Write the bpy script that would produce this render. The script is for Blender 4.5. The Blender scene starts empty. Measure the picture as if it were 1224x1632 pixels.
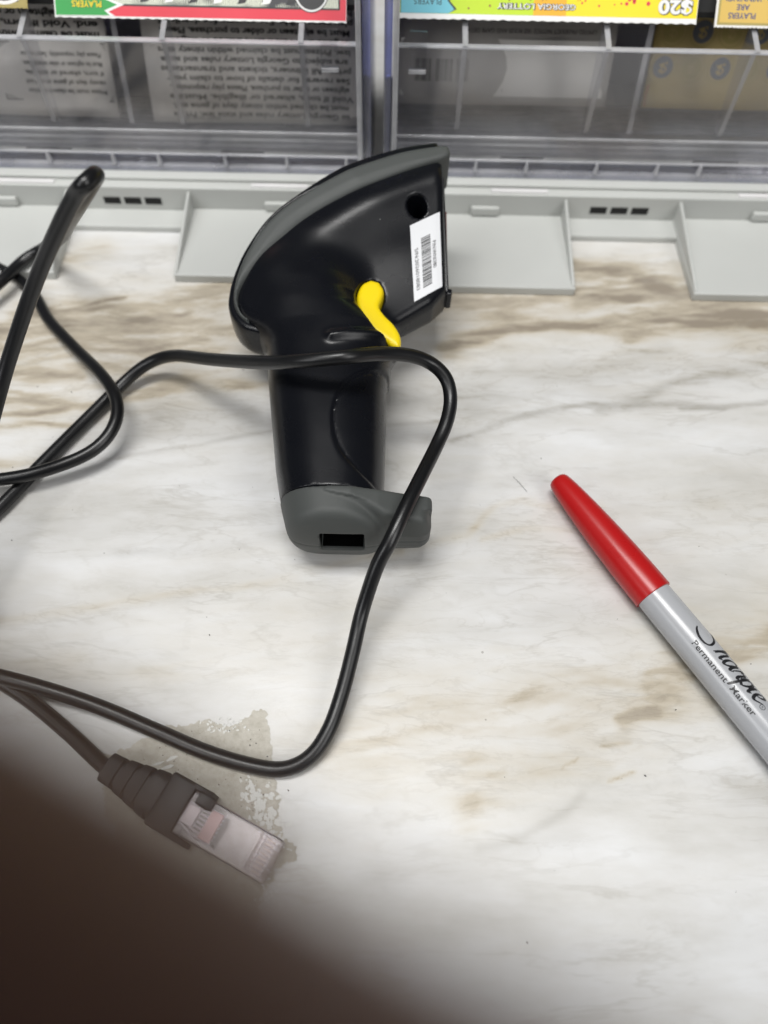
import bpy, math, random
import numpy as np
from mathutils import Vector, Matrix
from mathutils.bvhtree import BVHTree

random.seed(7)
SC = bpy.context.scene
COL = SC.collection
MM = 0.001
# ------------------------------------------------------------------ camera
F = 1200.0                      # focal length in photo pixels (1224 x 1632)
CAMH = 0.223
CAMM = Matrix.Translation((0, 0, CAMH)) @ Matrix.Rotation(math.radians(30), 4, 'X') @ Matrix.Rotation(math.radians(1.2), 4, 'Z')
cam = bpy.data.objects.new('camera', bpy.data.cameras.new('camera'))
COL.objects.link(cam)
SC.camera = cam
cam.matrix_world = CAMM
cam.data.sensor_fit = 'VERTICAL'
cam.data.sensor_height = 36
cam.data.sensor_width = 27
cam.data.lens = F / 1632 * 36
cam.data.clip_start = 0.0005
cam.data.clip_end = 20
cam.data.dof.use_dof = True
cam.data.dof.focus_distance = 0.232
cam.data.dof.aperture_fstop = 6.9
# ------------------------------------------------------------------ world and lamps
w = bpy.data.worlds.new('World')
SC.world = w
w.use_nodes = True
w.node_tree.nodes['Background'].inputs[0].default_value = (0.93, 0.96, 1.0, 1)
w.node_tree.nodes['Background'].inputs[1].default_value = 0.10


def area(name, loc, target, sx, sy, power, col=(1, 1, 1)):
    l = bpy.data.lights.new(name, 'AREA')
    l.shape = 'RECTANGLE'
    l.size = sx
    l.size_y = sy
    l.energy = power
    l.color = col
    o = bpy.data.objects.new(name, l)
    COL.objects.link(o)
    o.location = loc
    o.rotation_euler = (Vector(target) - Vector(loc)).to_track_quat('-Z', 'Y').to_euler()
    return o


area('ceiling_and_fill_lamp', (-0.22, 0.12, 1.55), (-0.22, 0.12, 0), 0.85, 0.30, 23, (1.0, 0.99, 0.97))
area('ceiling_and_fill_lamp', (-1.2, -0.75, 1.5), (0, 0.15, 0.02), 0.7, 1.3, 18, (0.98, 0.99, 1.0))  # added fill from the left, brightens the upright faces of the bins
area('ceiling_and_fill_lamp', (1.1, -0.95, 1.5), (0, 0.15, 0.02), 0.7, 1.3, 18, (1.0, 0.99, 0.975))  # second added fill, from the right, for the same upright faces
SC.view_settings.view_transform = 'Standard'
SC.view_settings.look = 'None'
SC.view_settings.gamma = 1
SC.view_settings.exposure = -0.18
SC.render.engine = 'CYCLES'
SC.cycles.max_bounces = 12
SC.cycles.transparent_max_bounces = 32
SC.cycles.use_denoising = True

# ------------------------------------------------------------------ geometry helpers
CR = CAMM.to_3x3()
CO = CAMM.translation.copy()


def ray(px, py):
    return CR @ Vector(((px - 612) / F, -(py - 816) / F, -1))


def P(px, py, z=0.0):
    """photo pixel -> world point at height z (metres)"""
    d = ray(px, py)
    return CO + d * ((z - CO.z) / d.z)


def PY(px, py, Y):
    d = ray(px, py)
    return CO + d * ((Y - CO.y) / d.y)


class MB:
    def __init__(s):
        s.v, s.f, s.m = [], [], []

    def add(s, vs, fs, mi=0):
        n = len(s.v)
        s.v += [tuple(p) for p in vs]
        s.f += [tuple(i + n for i in f) for f in fs]
        s.m += [mi] * len(fs)
        return s

    def box(s, x0, x1, y0, y1, z0, z1, mi=0):
        vs = [(x, y, z) for x in (x0, x1) for y in (y0, y1) for z in (z0, z1)]
        return s.add(vs, [(0, 1, 3, 2), (4, 6, 7, 5), (0, 4, 5, 1), (2, 3, 7, 6), (0, 2, 6, 4), (1, 5, 7, 3)], mi)

    def prism(s, poly, vec, mi=0, mside=None):
        n = len(poly)
        vec = Vector(vec)
        a = [Vector(p) for p in poly]
        b = [p + vec for p in a]
        s.add(a + b, [tuple(range(n))[::-1], tuple(range(n, 2 * n))], mi)
        k = len(s.v) - 2 * n
        for i in range(n):
            j = (i + 1) % n
            s.f.append((k + i, k + j, k + n + j, k + n + i))
            s.m.append(mi if mside is None else mside)
        return s

    def lathe(s, prof, mat, seg=48, mi=0):
        """prof list of (t, r) along local X"""
        vs = []
        for t, r in prof:
            for k in range(seg):
                a = 2 * math.pi * k / seg
                vs.append(mat @ Vector((t, r * math.sin(a), r * math.cos(a))))
        fs = []
        for i in range(len(prof) - 1):
            for k in range(seg):
                k2 = (k + 1) % seg
                fs.append((i * seg + k, i * seg + k2, (i + 1) * seg + k2, (i + 1) * seg + k))
        fs.append(tuple(range(seg)))
        fs.append(tuple(range((len(prof) - 1) * seg, len(prof) * seg))[::-1])
        return s.add(vs, fs, mi)

    def tube(s, pts, r, seg=20, mi=0):
        pts = [Vector(p) for p in pts]
        n = len(pts)
        up = Vector((0, 0, 1))
        vs = []
        prev = None
        for i in range(n):
            t = (pts[min(i + 1, n - 1)] - pts[max(i - 1, 0)]).normalized()
            if prev is None:
                a = t.cross(up)
                if a.length < 1e-4:
                    a = t.cross(Vector((1, 0, 0)))
            else:
                a = prev - t * prev.dot(t)
            a.normalize()
            prev = a
            b = t.cross(a)
            rr = r[i] if isinstance(r, (list, tuple)) else r
            for k in range(seg):
                an = 2 * math.pi * k / seg
                vs.append(pts[i] + (a * math.cos(an) + b * math.sin(an)) * rr)
        fs = []
        for i in range(n - 1):
            for k in range(seg):
                k2 = (k + 1) % seg
                fs.append((i * seg + k, i * seg + k2, (i + 1) * seg + k2, (i + 1) * seg + k))
        fs.append(tuple(range(seg))[::-1])
        fs.append(tuple(range((n - 1) * seg, n * seg)))
        return s.add(vs, fs, mi)

    def build(s, name, mats, parent=None, smooth=False, bevel=0, seg=2, angle=35):
        me = bpy.data.meshes.new(name)
        me.from_pydata(s.v, [], s.f)
        if not isinstance(mats, (list, tuple)):
            mats = [mats]
        for m in mats:
            me.materials.append(m)
        me.polygons.foreach_set('material_index', s.m)
        me.polygons.foreach_set('use_smooth', [bool(smooth)] * len(s.f))
        if smooth:
            me.set_sharp_from_angle(angle=math.radians(angle))
        me.update()
        o = bpy.data.objects.new(name, me)
        COL.objects.link(o)
        if parent:
            o.parent = parent
            o.matrix_parent_inverse = parent.matrix_basis.inverted()
        if bevel:
            b = o.modifiers.new('bevel', 'BEVEL')
            b.width = bevel
            b.segments = seg
            b.limit_method = 'ANGLE'
            b.angle_limit = math.radians(35)
            b.harden_normals = False
        return o


def tag(o, label=None, cat=None, group=None, kind=None):
    for k, v in (('label', label), ('category', cat), ('group', group), ('kind', kind)):
        if v:
            o[k] = v
    return o


def empty(name, loc):
    o = bpy.data.objects.new(name, None)
    COL.objects.link(o)
    o.location = loc
    o.empty_display_size = 0.01
    return o


def catmull(pts, n=10):
    pts = [Vector(p) for p in pts]
    P0 = [pts[0] * 2 - pts[1]] + pts + [pts[-1] * 2 - pts[-2]]
    out = []
    for i in range(1, len(P0) - 2):
        a, b, c, d = P0[i - 1], P0[i], P0[i + 1], P0[i + 2]
        # centripetal-ish
        for k in range(n):
            t = k / n
            out.append(0.5 * ((2 * b) + (c - a) * t + (2 * a - 5 * b + 4 * c - d) * t * t + (3 * b - a - 3 * c + d) * t ** 3))
    out.append(pts[-1])
    return out


_fc = {}


def text_geo(s, size, shear=0.0, bold=0.0, width=1.0):
    key = (s, size, shear, bold, width)
    if key not in _fc:
        cu = bpy.data.curves.new('t', 'FONT')
        cu.body = s
        cu.size = size
        cu.shear = shear
        cu.offset = bold * size * 0.8
        cu.resolution_u = 3
        o = bpy.data.objects.new('t', cu)
        COL.objects.link(o)
        dg = bpy.context.evaluated_depsgraph_get()
        dg.update()
        me = bpy.data.meshes.new_from_object(o.evaluated_get(dg))
        vs = [(v.co.x * width, v.co.y) for v in me.vertices]
        fs = [tuple(p.vertices) for p in me.polygons]
        bpy.data.objects.remove(o)
        bpy.data.curves.remove(cu)
        bpy.data.meshes.remove(me)
        _fc[key] = (vs, fs)
    return _fc[key]


# ------------------------------------------------------------------ material helpers
def new_mat(name):
    m = bpy.data.materials.new(name)
    m.use_nodes = True
    nt = m.node_tree
    return m, nt, nt.nodes['Principled BSDF'], nt.nodes['Material Output']


def N(nt, t, **kw):
    n = nt.nodes.new(t)
    for k, v in kw.items():
        if k in n.inputs:
            n.inputs[k].default_value = v
        else:
            setattr(n, k, v)
    return n


def ramp(nt, fac, stops):
    r = nt.nodes.new('ShaderNodeValToRGB')
    nt.links.new(fac, r.inputs[0])
    el = r.color_ramp.elements
    while len(el) < len(stops):
        el.new(0.5)
    for e, (p, c) in zip(el, stops):
        e.position = p
        e.color = c if len(c) == 4 else (*c, 1)
    return r.outputs[0]


def mixc(nt, fac, a, b, mode='MIX'):
    m = nt.nodes.new('ShaderNodeMix')
    m.data_type = 'RGBA'
    m.blend_type = mode
    for sock, v in ((m.inputs[0], fac), (m.inputs[6], a), (m.inputs[7], b)):
        if isinstance(v, bpy.types.NodeSocket):
            nt.links.new(v, sock)
        elif isinstance(v, (int, float)):
            sock.default_value = v
        else:
            sock.default_value = (*v, 1) if len(v) == 3 else v
    return m.outputs[2]


def math_(nt, op, a, b=0.0):
    m = nt.nodes.new('ShaderNodeMath')
    m.operation = op
    for sock, v in ((m.inputs[0], a), (m.inputs[1], b)):
        if isinstance(v, bpy.types.NodeSocket):
            nt.links.new(v, sock)
        else:
            sock.default_value = v
    return m.outputs[0]


def noise(nt, vec, scale, detail=3, rough=0.5):
    n = N(nt, 'ShaderNodeTexNoise')
    n.inputs['Scale'].default_value = scale
    n.inputs['Detail'].default_value = detail
    n.inputs['Roughness'].default_value = rough
    if vec is not None:
        nt.links.new(vec, n.inputs['Vector'])
    return n.outputs['Fac']


def plastic(name, col, rough=0.4, var=0.12, bump=0.02, bscale=2500, dust=0.0, coat=0.0, spec=0.5, grain=900):
    m, nt, b, out = new_mat(name)
    tc = N(nt, 'ShaderNodeTexCoord').outputs['Object']
    nz = noise(nt, tc, grain * 0.06, 4)
    c = mixc(nt, nz, tuple(x * (1 - var) for x in col), tuple(min(1, x * (1 + var)) for x in col))
    if dust:
        vo = N(nt, 'ShaderNodeTexVoronoi')
        vo.inputs['Scale'].default_value = 320
        vo.inputs['Randomness'].default_value = 1
        nt.links.new(tc, vo.inputs['Vector'])
        wn = N(nt, 'ShaderNodeSeparateColor')
        nt.links.new(vo.outputs['Color'], wn.inputs[0])
        keep = math_(nt, 'LESS_THAN', wn.outputs[0], dust)
        spot = math_(nt, 'LESS_THAN', vo.outputs['Distance'], 0.09)
        c = mixc(nt, math_(nt, 'MULTIPLY', math_(nt, 'MULTIPLY', keep, spot), 0.6), c, (0.5, 0.5, 0.48))
    nt.links.new(c, b.inputs['Base Color'])
    rn = noise(nt, tc, 60, 3)
    rr = math_(nt, 'ADD', math_(nt, 'MULTIPLY', rn, 0.16), rough - 0.08)
    nt.links.new(rr, b.inputs['Roughness'])
    b.inputs['Specular IOR Level'].default_value = spec
    b.inputs['Coat Weight'].default_value = coat
    if bump:
        bn = noise(nt, tc, bscale, 2)
        bp = N(nt, 'ShaderNodeBump')
        bp.inputs['Strength'].default_value = bump
        bp.inputs['Distance'].default_value = 0.0003
        nt.links.new(bn, bp.inputs['Height'])
        nt.links.new(bp.outputs[0], b.inputs['Normal'])
    return m


def acrylic(name, tint=(0.96, 0.962, 0.965), gloss=0.07, rough=0.08, haze=0.012):
    m, nt, b, out = new_mat(name)
    nt.nodes.remove(b)
    tr = N(nt, 'ShaderNodeBsdfTransparent')
    tr.inputs[0].default_value = (*tint, 1)
    gl = N(nt, 'ShaderNodeBsdfGlossy')
    gl.inputs['Roughness'].default_value = rough
    gl.inputs[0].default_value = (0.9, 0.9, 0.93, 1)
    df = N(nt, 'ShaderNodeBsdfDiffuse')
    df.inputs[0].default_value = (0.7, 0.7, 0.72, 1)
    fr = N(nt, 'ShaderNodeFresnel')
    fr.inputs[0].default_value = 1.3
    tc = N(nt, 'ShaderNodeTexCoord').outputs['Object']
    sm = noise(nt, tc, 35, 4, 0.6)
    m1 = N(nt, 'ShaderNodeMixShader')
    fac = math_(nt, 'ADD', fr.outputs[0], gloss * 0.3)
    nt.links.new(fac, m1.inputs[0])
    nt.links.new(tr.outputs[0], m1.inputs[1])
    nt.links.new(gl.outputs[0], m1.inputs[2])
    m2 = N(nt, 'ShaderNodeMixShader')
    nt.links.new(math_(nt, 'MULTIPLY', sm, haze * 2), m2.inputs[0])
    nt.links.new(m1.outputs[0], m2.inputs[1])
    nt.links.new(df.outputs[0], m2.inputs[2])
    nt.links.new(m2.outputs[0], out.inputs[0])
    return m


M = {}
M['black'] = plastic('black_plastic', (0.0035, 0.004, 0.006), 0.28, bump=0.05, bscale=3000, dust=0.005, spec=0.30)
M['rubber'] = plastic('grey_rubber', (0.058, 0.063, 0.061), 0.55, bump=0.12, bscale=2600, dust=0.004, spec=0.38)
M['yellow'] = plastic('yellow_plastic', (0.80, 0.60, 0.003), 0.38, bump=0.03, var=0.03)
M['cable'] = plastic('cable_rubber', (0.004, 0.0042, 0.005), 0.34, bump=0.06, bscale=1500, dust=0.004, spec=0.5)
M['red'] = plastic('red_plastic', (0.42, 0.008, 0.009), 0.30, bump=0.02, var=0.07, spec=0.45)
M['barrel'] = plastic('grey_barrel_plastic', (0.40, 0.41, 0.43), 0.24, bump=0.0, var=0.02)
M['ink'] = plastic('black_ink', (0.012, 0.012, 0.014), 0.4, bump=0, var=0)
M['print'] = plastic('faded_print', (0.03, 0.028, 0.026), 0.7, bump=0, var=0.3)
M['sticker'] = plastic('white_sticker', (0.68, 0.69, 0.71), 0.45, bump=0, var=0.02)
M['base'] = plastic('pale_grey_plastic', (0.50, 0.51, 0.49), 0.5, bump=0.05, bscale=1500, var=0.04)
M['boot'] = plastic('boot_plastic', (0.016, 0.016, 0.018), 0.5, bump=0.08)
M['dark'] = plastic('dark_board_and_gap_shade', (0.006, 0.006, 0.006), 0.8, bump=0)  # the board's own dark, and painted shade for vents and rim gaps
M['void'] = plastic('port_shade_black', (0.002, 0.002, 0.002), 0.9, bump=0, spec=0.05)
M['panel'] = plastic('grey_panel', (0.66, 0.65, 0.65), 0.6, bump=0, var=0.15)
M['acrylic'] = acrylic('clear_acrylic')
M['wall'] = acrylic('front_acrylic', (0.965, 0.965, 0.97), 0.12, 0.10, 0.065)
M['fin'] = acrylic('fin_acrylic', (0.92, 0.925, 0.935), 0.3, 0.15, 0.12)
M['edge'] = acrylic('acrylic_cut_edge', (0.86, 0.87, 0.89), 0.5, 0.2, 0.42)
M['edgeblue'] = acrylic('violet_acrylic_edge', (0.42, 0.46, 0.78), 0.3, 0.2, 0.16)
M['rim'] = acrylic('pale_acrylic_rim', (0.70, 0.73, 0.86), 0.3, 0.25, 0.30)
M['edgelav'] = acrylic('lavender_acrylic_edge', (0.72, 0.71, 0.84), 0.4, 0.3, 0.5)

# ================================================================== COUNTER
_rng = np.random.RandomState(5)
_lat = _rng.rand(256, 256)


def vnoise(x, y):
    xi = np.floor(x).astype(int)
    yi = np.floor(y).astype(int)
    fx = x - xi
    fy = y - yi
    fx = fx * fx * (3 - 2 * fx)
    fy = fy * fy * (3 - 2 * fy)
    g = lambda a, b: _lat[a % 256, b % 256]
    return (g(xi, yi) * (1 - fx) + g(xi + 1, yi) * fx) * (1 - fy) + (g(xi, yi + 1) * (1 - fx) + g(xi + 1, yi + 1) * fx) * fy


def fbm(x, y, o=4):
    s = 0
    a = 0.5
    for i in range(o):
        s = s + a * vnoise(x + 17.3 * i, y + 9.1 * i)
        x = x * 2.03
        y = y * 2.03
        a *= 0.5
    return s - 0.47


def seg_dist(x, y, pts):
    best = np.full(x.shape, 1e9)
    for (ax, ay), (bx, by) in zip(pts[:-1], pts[1:]):
        dx, dy = bx - ax, by - ay
        t = np.clip(((x - ax) * dx + (y - ay) * dy) / (dx * dx + dy * dy), 0, 1)
        best = np.minimum(best, np.hypot(x - ax - t * dx, y - ay - t * dy))
    return best


def smooth(a, b, x):
    t = np.clip((x - a) / (b - a), 0, 1)
    return t * t * (3 - 2 * t)


def grid_axis(lo, hi, step, far):
    core = list(np.arange(lo, hi + step / 2, step))
    return np.array([-far] + [lo - 0.15, lo - 0.05, lo - 0.01] + core + [hi + 0.01, hi + 0.05, hi + 0.15] + [far])


gx = grid_axis(-0.21, 0.21, 0.0009, 0.9)
gy = grid_axis(-0.05, 0.36, 0.0009, 0.9)
GX, GY = np.meshgrid(gx, gy, indexing='ij')
X, Y = GX * 1000, GY * 1000
wx = X + 9 * fbm(X / 22, Y / 14) + 2.2 * fbm(X / 5, Y / 3.5)
wy = Y + 9 * fbm(X / 30 + 40, Y / 16 + 8) + 2.0 * fbm(X / 6 + 3, Y / 3 + 5, 3)


def px_line(l):
    return [tuple(P(a, b, 0).xy * 1000) for a, b in l]


# (polyline in the photo, half width mm, strength, channel)  channel 0 brown, 1 grey
VEINS = [
    ([(60, 492), (110, 494), (150, 485), (200, 476)], 0.9, .75, 0),
    ([(-80, 560), (60, 500), (200, 505), (370, 455)], 8, .45, 0),
    ([(-80, 470), (60, 420), (160, 400)], 7, .3, 0),
    ([(80, 520), (200, 512), (300, 500)], 2.2, .55, 0),
    ([(120, 560), (230, 556), (330, 540)], 1.4, .5, 0),
    ([(-40, 600), (60, 590), (130, 600)], 2.0, .5, 0),
    ([(40, 550), (150, 540), (260, 545), (380, 520), (600, 520)], 10, .42, 0),
    ([(-60, 640), (60, 636), (150, 645), (220, 628), (310, 606), (440, 622)], 3.4, .5, 0),
    ([(-60, 665), (60, 658), (110, 650)], 1.2, .65, 0),
    ([(-80, 690), (40, 672), (120, 676)], 1.6, .5, 0),
    ([(60, 590), (180, 585), (330, 560)], 3, .3, 0),
    ([(190, 727), (300, 712), (440, 688), (700, 670)], 1.0, .55, 1),
    ([(-40, 745), (80, 732)], 3, .4, 0),
    ([(190, 650), (420, 670), (740, 640)], 14, .35, 1),
    ([(720, 460), (900, 440), (1100, 470), (1300, 500)], 18, .38, 0),
    ([(720, 560), (777, 538), (871, 516), (957, 523), (1042, 512), (1250, 515)], 4.5, .72, 0),
    ([(920, 430), (1000, 440), (1085, 478), (1150, 500), (1300, 512)], 4.0, .6, 0),
    ([(780, 500), (900, 470), (1000, 480)], 5, .35, 0),
    ([(1000, 540), (1100, 520), (1224, 500)], 3, .4, 0),
    ([(760, 590), (930, 588), (1010, 572), (1060, 560)], 4, .5, 1),
    ([(960, 650), (1060, 618), (1150, 603), (1260, 570)], 2.6, .7, 1),
    ([(720, 700), (800, 672), (901, 651), (948, 645), (1085, 643), (1150, 652), (1224, 640)], 1.3, .62, 1),
    ([(900, 654), (950, 643)], 0.9, .8, 1),
    ([(1085, 650), (1155, 653)], 1.1, .8, 1),
    ([(720, 640), (1000, 600), (1300, 560)], 12, .35, 1),
    ([(640, 880), (700, 862), (745, 855), (794, 806), (830, 800), (890, 812), (960, 806)], 1.6, .30, 0),
    ([(-100, 520), (400, 490), (900, 480), (1350, 520)], 30, .26, 0),
    ([(-100, 640), (300, 600)], 22, .25, 0),
    ([(500, 1160), (800, 1150), (1300, 1080)], 24, .20, 0),
    ([(0, 1010), (300, 990), (600, 960)], 16, .16, 0),
    ([(900, 880), (1250, 830)], 16, .16, 0),
    ([(770, 860), (841, 844), (910, 845)], 1.2, .30, 0),
    ([(700, 900), (900, 870), (1250, 800)], 16, .22, 1),
    ([(-60, 1000), (0, 990), (150, 971), (250, 950), (425, 930), (520, 903), (640, 880)], 1.7, .30, 0),
    ([(-60, 1010), (250, 965), (520, 915), (680, 890)], 7, .22, 1),
    ([(180, 885), (330, 880), (480, 850)], 2.5, .2, 1),
    ([(0, 830), (200, 820), (400, 800)], 14, .16, 1),
    ([(560, 1170), (640, 1145), (800, 1118), (980, 1110), (1080, 1070), (1300, 940)], 12, .40, 0),
    ([(740, 1290), (860, 1230), (960, 1190), (1130, 1130)], 8, .30, 0),
    ([(1040, 1110), (1090, 1075), (1140, 1052), (1300, 985)], 4.2, .85, 0),
    ([(1030, 1095), (1050, 1120)], 2.6, .6, 0),
    ([(1150, 1080), (1240, 1020)], 3.0, .8, 0),
    ([(990, 1152), (1015, 1143), (1042, 1138)], 1.7, 1.6, 0),
    ([(960, 1188), (1004, 1184)], 0.6, .8, 0),
    ([(895, 1222), (920, 1208)], 0.5, .6, 0),
    ([(975, 1243), (1012, 1231)], 0.6, .8, 0),
    ([(780, 1238), (800, 1234)], 1.0, .5, 0),
    ([(755, 1240), (752, 1270), (735, 1300)], 4.0, .25, 0),
    ([(735, 1300), (790, 1262), (850, 1245)], 3, .3, 0),
    ([(760, 1352), (830, 1335), (900, 1300), (930, 1270)], 1.4, .45, 1),
    ([(600, 1390), (740, 1350), (900, 1340)], 5, .2, 1),
    ([(860, 1520), (960, 1505), (1100, 1480), (1250, 1470)], 3, .16, 1),
    ([(1180, 1270), (1260, 1290)], 7, .5, 1),
    ([(620, 1010), (800, 1020), (1000, 980)], 8, .2, 1),
    ([(0, 1060), (250, 1075), (400, 1060), (520, 1050)], 6, .22, 0),
    ([(560, 1240), (640, 1230), (740, 1200)], 8, .2, 0),
]
brown = np.zeros_like(X)
grey = np.zeros_like(X)
brk = 0.55 + 0.9 * fbm(X / 14 + 3, Y / 4 + 7, 4) + 0.35
for i, (pl, wd, st, ch) in enumerate(VEINS):
    d = seg_dist(wx if wd < 20 else X, wy, px_line(pl)) if wd > 2.2 else seg_dist(X + .35 * (wx - X), Y + .35 * (wy - Y), px_line(pl))
    g = st * np.exp(-(d / wd) ** 2) * np.clip(brk + 0.3 * fbm(X / 5 + i, Y / 2 + i, 3), 0.25, 1.3)
    if ch == 0:
        brown = 1 - (1 - brown) * (1 - np.clip(g, 0, .97))
    else:
        grey = 1 - (1 - grey) * (1 - np.clip(g, 0, .97))
# fine streaks running with the grain, only where the slab is coloured
st1 = fbm(wx / 16 + 9, (wy - 0.10 * wx) / 2.2 + 3, 4)
st2 = fbm(wx / 28 + 50, (wy - 0.12 * wx) / 4.5 + 30, 4)
brown = np.clip(brown * (1 + 1.5 * st1) + np.clip(st2 - .05, 0, 1) * .22, 0, 1)
grey = np.clip(grey * (1 + 1.0 * st1) + np.clip(-st2 - .03, 0, 1) * .35, 0, 1)

fade = 0.62 + 0.38 * smooth(95, 150, Y)
brown *= fade
nxg, nyg = GX.shape
vs = np.stack([GX, GY, np.zeros_like(GX)], -1).reshape(-1, 3)
idx = np.arange(nxg * nyg).reshape(nxg, nyg)
qs = np.stack([idx[:-1, :-1], idx[1:, :-1], idx[1:, 1:], idx[:-1, 1:]], -1).reshape(-1, 4)


def np_mesh(name, vs, qs, smooth_=True):
    me = bpy.data.meshes.new(name)
    me.vertices.add(len(vs))
    me.vertices.foreach_set('co', np.ascontiguousarray(vs, dtype=np.float32).ravel())
    me.loops.add(len(qs) * 4)
    me.loops.foreach_set('vertex_index', np.ascontiguousarray(qs, dtype=np.int32).ravel())
    me.polygons.add(len(qs))
    me.polygons.foreach_set('loop_start', np.arange(0, len(qs) * 4, 4, dtype=np.int32))
    me.polygons.foreach_set('use_smooth', np.full(len(qs), smooth_))
    me.update(calc_edges=True)
    me.validate()
    return me


me = np_mesh('counter', vs, qs)
for nm, arr in (('brown_mask', brown), ('grey_mask', grey)):
    at = me.attributes.new(nm, 'FLOAT', 'POINT')
    at.data.foreach_set('value', arr.astype(np.float32).ravel())
m, nt, b, out = new_mat('marble_laminate')
tc = N(nt, 'ShaderNodeTexCoord').outputs['Object']
mp = N(nt, 'ShaderNodeMapping')
mp.inputs['Rotation'].default_value = (0, 0, math.radians(-14))
mp.inputs['Scale'].default_value = (1, 3.0, 1)
nt.links.new(tc, mp.inputs[0])
ab = N(nt, 'ShaderNodeAttribute', attribute_name='brown_mask').outputs['Fac']
ag = N(nt, 'ShaderNodeAttribute', attribute_name='grey_mask').outputs['Fac']
n1 = noise(nt, mp.outputs[0], 14, 6, 0.6)
n2 = noise(nt, mp.outputs[0], 60, 5, 0.65)
base = ramp(nt, n1, [(0.3, (0.51, 0.50, 0.47)), (0.46, (0.61, 0.605, 0.59)), (0.64, (0.69, 0.695, 0.70))])
fine = math_(nt, 'ADD', math_(nt, 'MULTIPLY', math_(nt, 'SUBTRACT', n2, 0.5), 0.65), 1.0)
gfac = math_(nt, 'MULTIPLY', ag, fine)
c = mixc(nt, gfac, base, (0.36, 0.35, 0.325))
bf = math_(nt, 'MULTIPLY', ab, fine)
bc = ramp(nt, bf, [(0.0, (0.66, 0.62, 0.53)), (0.45, (0.46, 0.40, 0.30)), (0.85, (0.22, 0.175, 0.12))])
c = mixc(nt, ramp(nt, bf, [(0.0, (0, 0, 0)), (0.5, (0.85, 0.85, 0.85))]), c, bc)
mp2 = N(nt, 'ShaderNodeMapping')
mp2.inputs['Rotation'].default_value = (0, 0, math.radians(-15))
mp2.inputs['Scale'].default_value = (1, 4.2, 1)
nt.links.new(tc, mp2.inputs[0])


def ridge(scale, width, det, dist):
    n_ = N(nt, 'ShaderNodeTexNoise')
    n_.inputs['Scale'].default_value = scale
    n_.inputs['Detail'].default_value = det
    n_.inputs['Roughness'].default_value = 0.62
    n_.inputs['Distortion'].default_value = dist
    nt.links.new(mp2.outputs[0], n_.inputs['Vector'])
    a_ = math_(nt, 'ABSOLUTE', math_(nt, 'SUBTRACT', n_.outputs['Fac'], 0.5))
    return ramp(nt, a_, [(0.0, (1, 1, 1)), (width, (0, 0, 0))])


brk_ = ramp(nt, noise(nt, tc, 26, 4, 0.6), [(0.42, (0, 0, 0)), (0.58, (1, 1, 1))])
r1 = math_(nt, 'MULTIPLY', ridge(13, 0.022, 5, 0.4), brk_)
r2 = math_(nt, 'MULTIPLY', ridge(34, 0.03, 6, 0.6), math_(nt, 'ADD', math_(nt, 'MULTIPLY', math_(nt, 'ADD', ab, ag), 1.1), 0.05))
c = mixc(nt, math_(nt, 'MULTIPLY', r1, 0.27), c, (0.33, 0.31, 0.27))
c = mixc(nt, math_(nt, 'MULTIPLY', r2, 0.40), c, (0.27, 0.235, 0.18))
# sparse dark specks
vo = N(nt, 'ShaderNodeTexVoronoi')
vo.inputs['Scale'].default_value = 160
nt.links.new(tc, vo.inputs['Vector'])
sp = N(nt, 'ShaderNodeSeparateColor')
nt.links.new(vo.outputs['Color'], sp.inputs[0])
speck = math_(nt, 'MULTIPLY', math_(nt, 'LESS_THAN', sp.outputs[0], 0.02), math_(nt, 'LESS_THAN', vo.outputs['Distance'], 0.07))
c = mixc(nt, math_(nt, 'MULTIPLY', speck, 0.55), c, (0.2, 0.18, 0.15))
nt.links.new(c, b.inputs['Base Color'])
nt.links.new(math_(nt, 'ADD', math_(nt, 'MULTIPLY', noise(nt, tc, 90, 4), 0.16), 0.30), b.inputs['Roughness'])
b.inputs['Specular IOR Level'].default_value = 0.4
bp = N(nt, 'ShaderNodeBump')
bp.inputs['Strength'].default_value = 0.08
bp.inputs['Distance'].default_value = 0.0004
nt.links.new(noise(nt, tc, 700, 3), bp.inputs['Height'])
nt.links.new(bp.outputs[0], b.inputs['Normal'])
me.materials.append(m)
counter = bpy.data.objects.new('counter', me)
COL.objects.link(counter)
tag(counter, 'white marble pattern counter top with beige and grey veins', None, None, 'structure')
MB().box(-0.9, 0.9, -0.9, 0.9, -0.035, -0.002).build('counter_core', M['base'], counter)

# worn patch in the laminate
m, nt, b, out = new_mat('bare_worn_board')
tc = N(nt, 'ShaderNodeTexCoord').outputs['Object']
c = ramp(nt, noise(nt, tc, 420, 6, 0.7), [(0.3, (0.40, 0.375, 0.315)), (0.5, (0.49, 0.465, 0.405)), (0.7, (0.56, 0.535, 0.475))])
c = mixc(nt, ramp(nt, noise(nt, tc, 1500, 3, 0.6), [(0.66, (0, 0, 0)), (0.72, (1, 1, 1))]), c, (0.62, 0.60, 0.52))
c = mixc(nt, ramp(nt, noise(nt, tc, 1100, 3, 0.6), [(0.26, (1, 1, 1)), (0.30, (0, 0, 0))]), c, (0.18, 0.155, 0.13))
nt.links.new(c, b.inputs['Base Color'])
b.inputs['Roughness'].default_value = 0.75
M['worn'] = m
M['chip'] = plastic('laminate_chip', (0.66, 0.66, 0.63), 0.5, bump=0.05)
out_px = [(165, 1205), (205, 1190), (250, 1165), (300, 1152), (335, 1146), (352, 1153), (375, 1158), (400, 1138), (417, 1131), (426, 1137), (431, 1172), (436, 1205), (437, 1240),
          (446, 1268), (438, 1290), (446, 1318), (462, 1342), (480, 1362), (466, 1374), (440, 1384), (432, 1408), (420, 1440), (405, 1475), (340, 1500), (260, 1450), (200, 1370), (165, 1290)]
pl = [P(a, b_, 0.0001) for a, b_ in out_px]
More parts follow.
